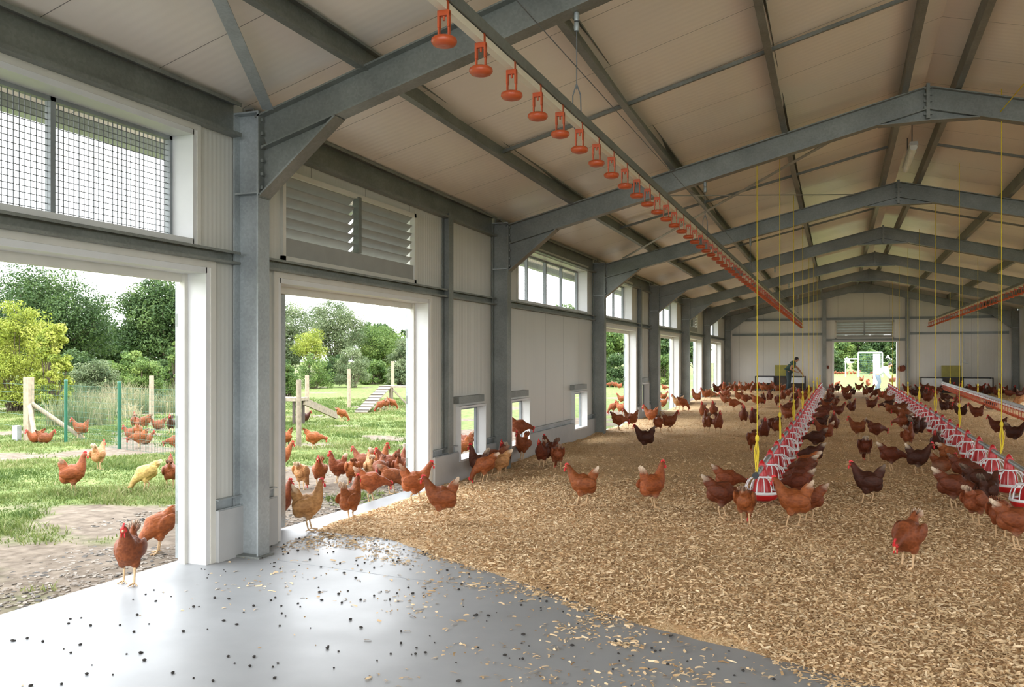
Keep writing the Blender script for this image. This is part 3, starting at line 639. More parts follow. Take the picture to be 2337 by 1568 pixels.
def litter():
    xs = np.linspace(-4.55, 6.58, 150); t = np.linspace(0, 1, 260) ** 1.6
    Xg, T = np.meshgrid(xs, t); e = edge_near(Xg); Yg = e + T * (39.05 - e)
    inset = np.clip((Yg - e) / .45, 0, 1); h = zlv(Yg) * inset + .018 * nz(Xg * 1.5, Yg * 1.5) * np.clip((Yg - e) / 1.2, 0, 1) + .006 * nz(Xg * 6, Yg * 6) * inset - .004 * (1 - inset)
    wallx = Xg < -4.35
    v = np.stack([Xg, Yg, h], -1).reshape(-1, 3); ny, nx = Xg.shape
    i = np.arange((ny - 1) * (nx - 1)); r, c = i // (nx - 1), i % (nx - 1); a = r * nx + c
    faces = np.stack([a, a + 1, a + nx + 1, a + nx], -1)
    # keep the bed off the outside where there is no doorway is done by the wall itself
    n1, n2 = 210000, 110000
    th = math.atan((1912 - 1168.5) / 2000); cs, sn = math.cos(th), math.sin(th)
    P = []
    def sample(n, d0, d1, pw):
        d = d0 + (d1 - d0) * RNG.random(n) ** pw; k = RNG.uniform(-.62, .62, n)
        return np.stack([k * d * cs - d * sn, k * d * sn + d * cs], -1)
    p = np.concatenate([sample(n1, 3.6, 11, 1.0), sample(n2, 9, 24, 1.25)])
    e = edge_near(p[:, 0]); dist = p[:, 1] - e
    ragged = .25 * nz(p[:, 0] * 2.2, p[:, 1] * 2.2)
    keep = (p[:, 0] > -4.5) & (p[:, 0] < 6.5) & ((dist + ragged > 0) | (RNG.random(len(p)) < (.10 + .75 * np.clip(nz(p[:, 0] * 1.9 + 5, p[:, 1] * 1.9) * 1.6, 0, 1)) * np.exp(np.minimum(0, dist + ragged) * 2.4)))
    p = p[keep]; dist = dist[keep]; n = len(p)
    z = np.where(dist > 0, zlv(p[:, 1]) * np.clip(dist / .45, 0, 1) + .018 * nz(p[:, 0] * 1.5, p[:, 1] * 1.5) * np.clip(dist / 1.2, 0, 1) + .006 * nz(p[:, 0] * 6, p[:, 1] * 6) * np.clip(dist / .45, 0, 1), 0) + .003 + RNG.random(n) * .012 * (dist > 0)
    L = RNG.gamma(4., .0068, n).clip(.010, .065); wd = RNG.uniform(.003, .0068, n); yaw = RNG.uniform(0, 2 * PI, n); roll = RNG.normal(0, .5, n); pit = RNG.normal(0, .30, n) * (dist > 0); curl = RNG.normal(0, .9, n)
    base = len(v); V = np.zeros((n, 8, 3), np.float32)
    for j, s in enumerate((-.5, -.17, .17, .5)):
        a = yaw + curl * s; mx = L * s; off = curl * L * (.25 - s * s) * .5
        cx_ = p[:, 0] + mx * np.cos(yaw) - off * np.sin(yaw); cy_ = p[:, 1] + mx * np.sin(yaw) + off * np.cos(yaw)
        cz = z + mx * np.sin(pit) + L * .16 * (.25 - s * s) * 2
        for q, sg in enumerate((-1, 1)):
            V[:, j * 2 + q, 0] = cx_ - np.sin(a) * wd * sg * np.cos(roll); V[:, j * 2 + q, 1] = cy_ + np.cos(a) * wd * sg * np.cos(roll); V[:, j * 2 + q, 2] = np.maximum(cz + wd * sg * np.sin(roll), .0015)
    idx = base + np.arange(n)[:, None] * 8
    F2 = np.concatenate([idx + np.array([[2 * j, 2 * j + 2, 2 * j + 3, 2 * j + 1]]) for j in range(3)], 0)
    tint = np.concatenate([np.full(base, .5), np.repeat(RNG.beta(2.2, 2., n), 8)])
    o = np_mesh('wood_shaving_litter', np.concatenate([v, V.reshape(-1, 3)]), np.concatenate([faces, F2]), [M['litter'], M['chip']], tint, np.concatenate([np.zeros(len(faces)), np.ones(len(F2))]), smooth=False)
    tag(o, 'pale wood shaving litter spread over the shed floor', 'wood shavings', kind='stuff')
litter()
def crumbs():
    n = 900; x = RNG.uniform(-4.6, 4., n); y = RNG.uniform(2.4, 7., n); keep = (y < edge_near(x) + .1); x, y = x[keep], y[keep]
    b = MB()
    for a, c in zip(x, y):
        r = random.uniform(.004, .010); b.ell((a, c, r * .6), (r * random.uniform(.8, 1.6), r, r * .7), Matrix.Rotation(random.uniform(0, 3), 3, 'Z'), n=6)
    tag(b.build('dark_crumbs', M['crumb']), 'dark crumbs of dirt scattered over the bare concrete floor', 'crumbs', kind='stuff')
crumbs()

# ---------------------------------------------------------------- outdoors
def soil_f(x, y):
    n = .5 + .5 * nz(x * .55 + 2., y * .55) / 1.1
    wall = np.clip((x + 8.1 + .5 * nz(x * 1.4, y * 1.1)) / 1.1, 0, 1) * 1.15                     # bare strip along the wall
    path = np.exp(-((x + 11.8 + (y - 12.4) * .9) / .9) ** 2) * np.exp(-((y - 12) / 4.) ** 2) * .9 + np.exp(-((x + 13) / 2.4) ** 2 - ((y - 21.5) / 1.3) ** 2) * .9
    return np.clip(wall + path + (n - .70) * 2.4, 0, 1)
def ground():
    xs = np.concatenate([np.linspace(-220, -30, 20)[:-1], np.linspace(-30, -4.8, 170)[:-1], np.linspace(-4.8, 220, 40)])
    ys = np.concatenate([np.linspace(-60, -2, 12)[:-1], np.linspace(-2, 45, 240)[:-1], np.linspace(45, 330, 40)])
    X, Y = np.meshgrid(xs, ys); inside = (X > -4.7) & (X < 6.8) & (Y < 39)
    Z = np.where(inside, -.28, G + .02 * nz(X * .9, Y * .9) * np.clip((-X - 5.2) / 1., 0, 1)) + np.where(Y > 39, .03, 0)
    v = np.stack([X, Y, Z], -1).reshape(-1, 3); ny, nx = X.shape; i = np.arange((ny - 1) * (nx - 1)); r, c = i // (nx - 1), i % (nx - 1); a = r * nx + c
    o = np_mesh('ground', v, np.stack([a, a + 1, a + nx + 1, a + nx], -1), M['ground'], smooth=True)
    s = soil_f(X, Y) * (X < -4.7); at = o.data.attributes.new('soil', 'FLOAT', 'POINT'); s = np.clip((s - .22) / .4, 0, 1); at.data.foreach_set('value', s.astype(np.float32).ravel())
    yd = MB(); yd.box(-9, 12, -30, NEARY, -.2, -.012); tag(yd.build('floor_bounce_yard', M['concrete']), 'concrete yard added outside the near end to bounce skylight into the shed', 'yard', kind='structure')  # unseen yard, added to throw skylight up onto the ceiling
    tag(o, 'pasture ground with bare soil along the shed wall', 'ground', kind='structure')
ground()
TH = math.atan((1912 - 1168.5) / 2000); CT, ST = math.cos(TH), math.sin(TH)
def blades(name, p, h, w, lean, mat, label, cat, tint):
    n = len(p); a = RNG.uniform(0, 2 * PI, n); la = RNG.uniform(0, 2 * PI, n); z0 = G + .02 * nz(p[:, 0] * .9, p[:, 1] * .9) - .005
    V = np.zeros((n, 5, 3), np.float32)
    for q, (f, sg, ww) in enumerate(((0, -1, 1), (0, 1, 1), (.55, -1, .8), (.55, 1, .8), (1, 0, 0))):
        b = lean * f * f * h
        V[:, q, 0] = p[:, 0] + sg * ww * w * np.cos(a) + b * np.cos(la); V[:, q, 1] = p[:, 1] + sg * ww * w * np.sin(a) + b * np.sin(la); V[:, q, 2] = z0 + h * f * (1 - .25 * lean * f)
    i = np.arange(n)[:, None] * 5
    F = np.concatenate([i + np.array([[0, 1, 3, 2]]), i + np.array([[2, 3, 4, 4]])], 0)
    F = np.concatenate([i + np.array([[0, 1, 3]]), i + np.array([[0, 3, 2]]), i + np.array([[2, 3, 4]])], 0)
    o = np_mesh(name, V.reshape(-1, 3), F, mat, np.repeat(tint, 5)); tag(o, label, cat, kind='stuff')
def grass():
    n = 230000; d = 6.2 + 30 * RNG.random(n) ** 1.5; k = RNG.uniform(-.62, -.06, n)
    x = k * d * CT - d * ST; y = k * d * ST + d * CT
    s = soil_f(x, y); tuft = np.clip(.5 + .5 * nz(x * 1.6, y * 1.6) / 1.1, 0, 1)
    keep = (x < -5.15) & (RNG.random(n) > s * 1.5) & (RNG.random(n) < .35 + .9 * tuft)
    x, y, tuft, d = x[keep], y[keep], tuft[keep], d[keep]; n = len(x)
    h = (.025 + .075 * tuft ** 1.5) * RNG.uniform(.6, 1.4, n); tint = np.clip(.42 + .35 * nz(x * .7 + 4, y * .7) + RNG.normal(0, .18, n), 0, 1)
    blades('grass', np.stack([x, y], -1), h, .0035 + .0003 * d, RNG.uniform(.2, 1.1, n), M['grass'], 'short green grass growing outside the open doorways', 'grass', tint)
    n = 14000; d = RNG.uniform(21, 33, n); k = RNG.uniform(-.53, -.33, n); x = k * d * CT - d * ST; y = k * d * ST + d * CT
    tuft = np.clip(.5 + .5 * nz(x * .8, y * .8) / 1.1, 0, 1); kp = (tuft > .3) & ((x < -17) | (d > 24)); x, y, tuft, d = x[kp], y[kp], tuft[kp], d[kp]; n = len(x)
    blades('tall_weeds', np.stack([x, y], -1), (.30 + .65 * tuft) * RNG.uniform(.4, 1.2, n), .014, RNG.uniform(.05, .6, n), M['reed'], 'tall pale weeds and dry stalks beyond the green mesh fence', 'weeds', np.clip(.5 + .4 * nz(x * .6, y * .6) + RNG.normal(0, .2, n), 0, 1))
grass()
def gravel():
    n = 8000; b = MB(); k = 0
    while k < n:
        x, y = random.uniform(-7.0, -4.95), random.uniform(3.4, 14)
        if x > -6.6 or random.random() < .5:
            r = random.uniform(.008, .026); t = Matrix.Rotation(random.uniform(0, 6), 3, 'Z') @ Matrix.Rotation(random.uniform(-.4, .4), 3, 'X')
            vs = [t @ Vector((r * a, r * c * .6, q * r * .22)) + Vector((x, y, G + r * .12)) for q in (-1, 1) for a, c in ((-1, -.4), (-.2, -1), (.9, -.6), (1, .5), (0, 1), (-.9, .6))]
            b.add(vs, [(0, 1, 2, 3, 4, 5), (11, 10, 9, 8, 7, 6)] + [(i, (i + 1) % 6, 6 + (i + 1) % 6, 6 + i) for i in range(6)], random.choice((0, 0, 0, 1))); k += 1
    tag(b.build('gravel', [flat('soil_stones', (.25, .21, .17), .9, 0, .2), flat('dark_stones', (.08, .07, .06), .9)]), 'stones and bark bits strewn on the bare soil beside the shed', 'gravel', kind='stuff')
gravel()
def tree(name, x, y, h, r, z0, mat, label, cat, nl, ls, seed, group=None, flatten=1., trunk=True):
    """crown of separate leaves gathered in clumps between z0 and h, over a branching trunk"""
    g = np.random.default_rng(seed); T = tag(empty(name, (x, y, G)), label, cat, group)
    ncl = 34 + min(120, nl // 360); u = g.normal(size=(ncl, 3)); u /= np.linalg.norm(u, axis=1)[:, None]; rad = g.random(ncl) ** .40
    H = (h - z0) / 2; cc = u * rad[:, None] * np.array([r * .80, r * .80, H * .86]); cc[:, 2] += z0 + H
    if not trunk:                                                   # shrubs are leafy down to the ground
        t = g.random(ncl) ** 1.25; fi = g.uniform(0, 2 * PI, ncl); rr = r * .86 * np.sqrt(1 - t * t * .92) * g.random(ncl) ** .4
        cc = np.stack([rr * np.cos(fi), rr * np.sin(fi), .12 * h + t * (h * .84) * g.uniform(.85, 1.08, ncl)], -1)
    cr = g.uniform(.20, .34, ncl) * min(r, H * 1.3)
    ci = g.integers(0, ncl, nl); w = g.normal(size=(nl, 3)); w /= np.linalg.norm(w, axis=1)[:, None]
    p = cc[ci] + w * (cr[ci] * (.55 + .5 * g.random(nl)))[:, None] * np.array([1, 1, .75]); p[:, 2] = np.maximum(p[:, 2], .02)
    a = g.normal(size=(nl, 3)) * .6 + w * .0; a /= np.linalg.norm(a, axis=1)[:, None]
    nrm = w + g.normal(size=(nl, 3)) * .7 + np.array([0, 0, .4]); b = np.cross(nrm, a); b /= np.linalg.norm(b, axis=1)[:, None] + 1e-9; a = np.cross(b, nrm); a /= np.linalg.norm(a, axis=1)[:, None] + 1e-9
    s = (ls * g.uniform(.6, 1.3, nl))[:, None]
    V = np.stack([p - a * s, p + b * s * .5, p + a * s, p - b * s * .5], 1).reshape(-1, 3); i = np.arange(nl)[:, None] * 4
    tint = np.repeat(np.clip(.45 + .22 * g.normal(size=ncl)[ci] + .16 * g.normal(size=nl), 0, 1), 4)
    o = np_mesh('crown', V + np.array([0, 0, 0]), i + np.array([[0, 1, 2, 3]]), mat, tint, parent=T)
    b_ = MB()
    if trunk:
        b_.tube((0, 0, -.1), (0, 0, z0 + H * .5), r * .055 + .02, r * .03 + .01, 9)
        for k_ in range(0, ncl, 3): b_.tube((0, 0, z0 * .7 + H * .25 * (k_ / ncl)), tuple(cc[k_]), r * .022 + .008, .008, 6)
    else:
        for k_ in range(0, ncl, 3): b_.tube((g.uniform(-.2, .2) * r, g.uniform(-.2, .2) * r, -.1), tuple(cc[k_]), .02, .008, 6)
    t = bpy.data.objects.new('trunk' if trunk else 'stems', b_.mesh('trunk', M['bark'])); COL.objects.link(t); t.parent = T
    return T
def at(u, d): k = (u - 1168.5) / 2000; return k * d * CT - d * ST, k * d * ST + d * CT
def plant(name, u, d, vt, wpx, vb, *a, **k):
    x, y = at(u, d); return tree(name, x, y, 1.6 + (818 - vt) * d / 2000 - G, wpx * d / 4000, max(.03, 1.6 + (818 - vb) * d / 2000 - G), *a, **k)
GT = 'trees and bushes beyond the left wall'
plant('oak_tree', 100, 48, 596, 370, 850, M['leaf_dark'], 'large rounded dark green tree filling the nearest doorway', 'tree', 62000, .075, 1, GT)
plant('oak_tree', 378, 46, 622, 240, 850, M['leaf_dark'], 'dark green tree cut off by the right jamb of the nearest doorway', 'tree', 46000, .075, 2, GT)
plant('oak_tree', 262, 56, 735, 200, 850, M['leaf_dark'], 'lower dark tree filling the gap between the two big oaks', 'tree', 20000, .09, 3, GT)
plant('oak_tree', -190, 50, 620, 330, 815, M['leaf_dark'], 'dark green tree beyond the left picture edge', 'tree', 7000, .16, 4, GT)
plant('yellow_shrub', 35, 27, 694, 190, 925, M['leaf_yellow'], 'bright yellow-green shrub in front of the big oak at the left', 'shrub', 24000, .042, 5, GT, trunk=False)
plant('yellow_shrub', 118, 26, 712, 95, 920, M['leaf_yellow'], 'upright lime-coloured shrub with loose sprays, right of the bright shrub', 'shrub', 12000, .042, 6, GT, trunk=False)
plant('weed_bush', 215, 31, 822, 120, 915, M['leaf_willow'], 'grey-green bramble mound behind the green mesh fence', 'bush', 10000, .042, 7, GT, trunk=False)
plant('weed_bush', 330, 30, 815, 110, 915, M['leaf_mid'], 'fresh green bramble mound behind the tall wooden post', 'bush', 10000, .042, 8, GT, trunk=False)
plant('weed_bush', 402, 33, 780, 60, 900, M['leaf_mid'], 'young green bush beside the door jamb', 'bush', 6000, .04, 9, GT, trunk=False)
plant('willow_tree', 655, 58, 678, 165, 850, M['leaf_willow'], 'silvery willow at the left of the second doorway', 'tree', 30000, .06, 10, GT)
plant('willow_tree', 762, 62, 664, 165, 850, M['leaf_willow'], 'tall loose willow in the middle of the second doorway', 'tree', 30000, .06, 11, GT)
plant('maple_tree', 706, 50, 745, 88, 832, M['leaf_yellow'], 'small yellow-green tree on a thin trunk before the willows', 'tree', 10000, .04, 12, GT)
plant('round_bush', 716, 47, 812, 95, 890, M['leaf_mid'], 'low green bush left of the central fence stake', 'bush', 9000, .04, 13, GT, trunk=False)
plant('round_bush', 806, 49, 792, 92, 892, M['leaf_willow'], 'pale green bush behind the central fence stake', 'bush', 10000, .042, 14, GT, trunk=False)
plant('round_bush', 655, 36, 834, 60, 930, M['leaf_mid'], 'leafy bush at the left trim of the second doorway', 'bush', 7000, .04, 15, GT, trunk=False)
plant('hazel_tree', 866, 64, 740, 135, 852, M['leaf_mid'], 'broad light green tree at the right of the second doorway', 'tree', 26000, .06, 16, GT)
plant('hazel_tree', 925, 58, 768, 95, 860, M['leaf_willow'], 'light green tree partly behind the right jamb of the second doorway', 'tree', 9000, .06, 17, GT)
plant('oak_tree', 862, 92, 728, 130, 810, M['leaf_dark'], 'distant dark treetop above the light green tree', 'tree', 6000, .22, 18, GT)
plant('oak_tree', 960, 95, 735, 140, 812, M['leaf_dark'], 'distant dark treetop to the right, behind the second doorway', 'tree', 5000, .22, 19, GT)
for i, (u, d, vt, w, lb) in enumerate([(1390, 62, 728, 130, 'seen through the third doorway'), (1508, 70, 735, 110, 'seen through the fourth doorway'), (1290, 66, 694, 120, 'whose top shows in the window over the pop holes'), (1585, 80, 730, 90, 'seen through the fifth doorway')]):
    plant('field_tree', u, d, vt, w, 842, M['leaf_dark'] if i % 2 else M['leaf_mid'], f'green field-edge tree {lb}', 'tree', 14000, .11, 30 + i, GT)
for i, (u, w, lb) in enumerate([(1915, 66, 'first from the left'), (1965, 60, 'second from the left'), (2012, 60, 'third from the left'), (2058, 56, 'fourth from the left')]):
    plant('field_tree', u, 108, 752 - 6 * (i % 2), w * 1.25, 836, M['leaf_mid'] if i in (0, 3) else M['leaf_dark'], f'green tree behind the far doorway, {lb}', 'tree', 8000, .15, 40 + i, 'trees behind the far doorway')
for i, (u, d, vt, w, mt, lb) in enumerate([(-20, 36, 800, 150, 'leaf_mid', 'far left, behind the yellow shrub'), (180, 40, 802, 130, 'leaf_dark', 'behind the bramble mounds'), (290, 39, 806, 130, 'leaf_mid', 'under the gap between the oaks'), (400, 41, 800, 120, 'leaf_dark', 'beside the nearest door jamb'),
                                     (620, 54, 805, 110, 'leaf_dark', 'under the silvery willow'), (765, 56, 812, 90, 'leaf_dark', 'under the tall willow'), (850, 55, 822, 90, 'leaf_mid', 'under the broad light green tree'), (915, 53, 826, 70, 'leaf_willow', 'beside the right jamb of the second doorway'), (1400, 50, 806, 90, 'leaf_dark', 'across the third doorway'), (1515, 55, 806, 80, 'leaf_mid', 'across the fourth doorway'), (1900, 92, 800, 70, 'leaf_dark', 'left behind the far doorway'), (1985, 95, 802, 90, 'leaf_mid', 'behind the football goal'), (2060, 92, 800, 60, 'leaf_dark', 'right behind the far doorway')]):
    plant('hedge_bush', u, d, vt, w, 880, M[mt], f'dense hedge bush {lb}', 'bush', 9000, .065 if d < 60 else .13, 60 + i, 'hedge bushes along the field edge', trunk=False)
# fences
def stake(x, y, h, r, label, mat='wood', name='fence_stake'):
    b = MB(); b.tube((x, y, G - .1), (x, y, G + h), r, r * .92, 10); return tag(b.build(name, M[mat]), label, 'stake', 'wooden stakes')
F = tag(empty('mesh_fence', (-12.2, 12.4, G)), 'green wire mesh fence on green posts outside the nearest doorway', 'fence')
pts = [(-15.2, 13.15), (-14.2, 13.07), (-12.2, 12.4), (-10.2, 11.75)]
for i, (x, y) in enumerate(pts[1:]):
    b = MB(); b.tube((x, y, G - .1), (x, y, G + 1.20), .032, n=10); b.lathe([(.034, 1.15), (.034, 1.18), (.0, 1.185)], (x, y, 0), 10); b.build('post', M['green_metal'], F)
b = MB()
for (xa, ya), (xb, yb) in zip(pts[:-1], pts[1:]):
    L = math.hypot(xb - xa, yb - ya); n = int(L / .05)
    for i in range(n): t = i / n; x, y = xa + (xb - xa) * t, ya + (yb - ya) * t; b.tube((x, y, G), (x, y, G + 1.12), .0022, n=3)
    for z in np.arange(.02, 1.14, .10): b.tube((xa, ya, G + z), (xb, yb, G + z), .0022, n=3)
b.build('wire_mesh', M['green_metal'], F)
P = tag(empty('strainer_post', (-15.3, 13.2, G)), 'square wooden corner post with two slanting braces', 'post')
b = MB(); b.box(-15.40, -15.26, 13.13, 13.27, G - .1, G + 1.27); b.build('post', M['wood_pale'], P)
for x, y in ((-14.85, 12.95), (-14.45, 13.75)):
    b = MB(); b.tube((-15.33, 13.2, G + .78), (x, y, G), .045, n=9); b.build('brace', M['wood_pale'], P)
b = MB(); b.box(-15.55, -15.41, 13.0, 13.1, G, G + .30); b.build('foot_plate', M['steel_light'], P)
b = MB()
for z in (.25, .5, .75, .95, 1.12): b.tube((-15.35, 13.2, G + z), (-19.8, 14.9, G + z), .003, n=4)
for x, y in ((-19.8, 14.9),): b.tube((x, y, G), (x, y, G + 1.2), .05, n=8)
tag(b.build('wire_fence', M['green_metal']), 'strained wire fence running left from the corner post', 'fence')
stake(-15.9, 17.2, 1.22, .06, 'tall pale wooden post behind the mesh fence', 'wood_pale')
stake(-9.4, 13.9, 1.25, .05, 'grey wooden stake in front of the timber stand', 'wood')
stake(-15.1, 25.2, 1.30, .06, 'thick wooden stake in the middle of the second doorway view', 'wood_pale')
stake(-21.4, 40., 1.5, .09, 'distant wooden stake behind the plank ramp', 'wood_pale')
stake(-13.4, 20.2, 1.20, .06, 'stout pale stake behind the timber stand', 'wood_pale')
stake(-6.42, 12.42, .30, .04, 'short brown stub beside the steel door edge', 'wood')
R = tag(empty('perch_ramp', (-14.0, 25.5, G)), 'wooden perch platform with a battened plank ramp', 'perch ramp')
pa, pb = Vector((-13.55, 23.3, G + .02)), Vector((-14.22, 26.1, .655)); dv = (pb - pa).normalized(); sd = dv.cross(Vector((0, 0, 1))).normalized(); un = sd.cross(dv)
b = MB(); b.sweep([(-.2, -.015), (.2, -.015), (.2, .015), (-.2, .015)], pa, pb); b.build('plank', M['wood'], R)
b = MB()
for t in np.linspace(.05, .97, 9): q = pa + (pb - pa) * t + un * .027; b.sweep([(-.02, -.012), (.02, -.012), (.02, .012), (-.02, .012)], q - sd * .21, q + sd * .21)
b.build('battens', M['dark_wood'], R)
b = MB(); b.box(-14.45, -13.3, 26.05, 26.6, .62, .68); b.build('platform', M['wood'], R)
for x, y in ((-14.0, 26.1), (-14.3, 26.55), (-13.4, 26.1), (-13.4, 26.55)):
    b = MB(); b.tube((x, y, G), (x, y, .63), .05, n=9); b.build('leg', M['wood'], R)
b = MB(); b.tube((-13.95, 26.1, .55), (-13.4, 26.1, .05), .03, n=8); b.build('brace', M['wood'], R)
S = tag(empty('timber_stand', (-12.9, 18.7, G)), 'dark timber perch stand with a thick beam sloping to the ground', 'perch stand')
b = MB(); b.box(-13.45, -12.55, 18.4, 19.0, .54, .62); b.build('top', M['wood'], S)
for x, y in ((-13.35, 18.5), (-12.65, 18.5), (-13.35, 18.9), (-12.65, 18.9)):
    b = MB(); b.tube((x, y, G), (x, y, .55), .04, n=9); b.build('leg', M['dark_wood'], S)
b = MB(); b.sweep([(-.03, -.09), (.03, -.09), (.03, .09), (-.03, .09)], (-12.58, 18.85, .52), (-12.9, 20.9, G + .07)); b.build('sloping_beam', M['wood'], S)
b = MB(); b.tube((-13.3, 18.45, .5), (-13.6, 18.1, .05), .05, n=8); b.build('brace', M['dark_wood'], S)
b = MB()
cx0, cy0 = -9.95, 13.75
for x in np.linspace(-.3, .3, 9): b.box(cx0 + x - .01, cx0 + x + .01, cy0 - .2, cy0 - .185, G, G + .22); b.box(cx0 + x - .01, cx0 + x + .01, cy0 + .185, cy0 + .2, G, G + .22)
for z in (0, .21): b.box(cx0 - .31, cx0 + .31, cy0 - .21, cy0 + .21, G + z, G + z + .015)
tag(b.build('poultry_crate', M['black']), 'low dark slatted crate on the grass at the left trim of the second doorway', 'crate')
# beyond the far doorway
gx, gy = 2.6, 80.9; Q = tag(empty('football_goal', (gx, gy, 0)), 'small white football goal with a teal net on the far field', 'goal')
b = MB()
for x in (gx - .95, gx + .95): b.tube((x, gy, -.05), (x, gy, 2.1), .06, n=8); b.tube((x, gy, 2.1), (x + .1, gy + 1.2, -.05), .03, n=6)
b.tube((gx - .95, gy, 2.1), (gx + .95, gy, 2.1), .06, n=8); b.build('goal_posts', M['white'], Q)
b = MB()
for x in np.arange(-.9, .95, .1): b.tube((gx + x, gy, 2.08), (gx + x + .1, gy + 1.2, 0), .006, n=3)
for t in np.linspace(.05, 1, 14): b.tube((gx - .95 + .1 * t, gy + 1.2 * t, 2.1 - 2.1 * t), (gx + .95 + .1 * t, gy + 1.2 * t, 2.1 - 2.1 * t), .006, n=3)
b.build('net', flat('teal_net', (.13, .25, .23), .7), Q)
x, y = at(1944, 76); b = MB(); b.box(x - .6, x + .6, y - .04, y + .04, 1.52, 1.62); b.box(x - .55, x - .48, y - .03, y + .03, -.05, 1.55); b.box(x + .48, x + .55, y - .03, y + .03, -.05, 1.55); tag(b.build('field_rail', M['white']), 'pale rail on two posts left of the football goal', 'rail')
x, y = at(2001, 52); b = MB(); b.box(x - .2, x + .2, y, y + .05, -.03, 1.88); tag(b.build('white_board', M['white']), 'white upright board behind the bending person in the far doorway', 'board')
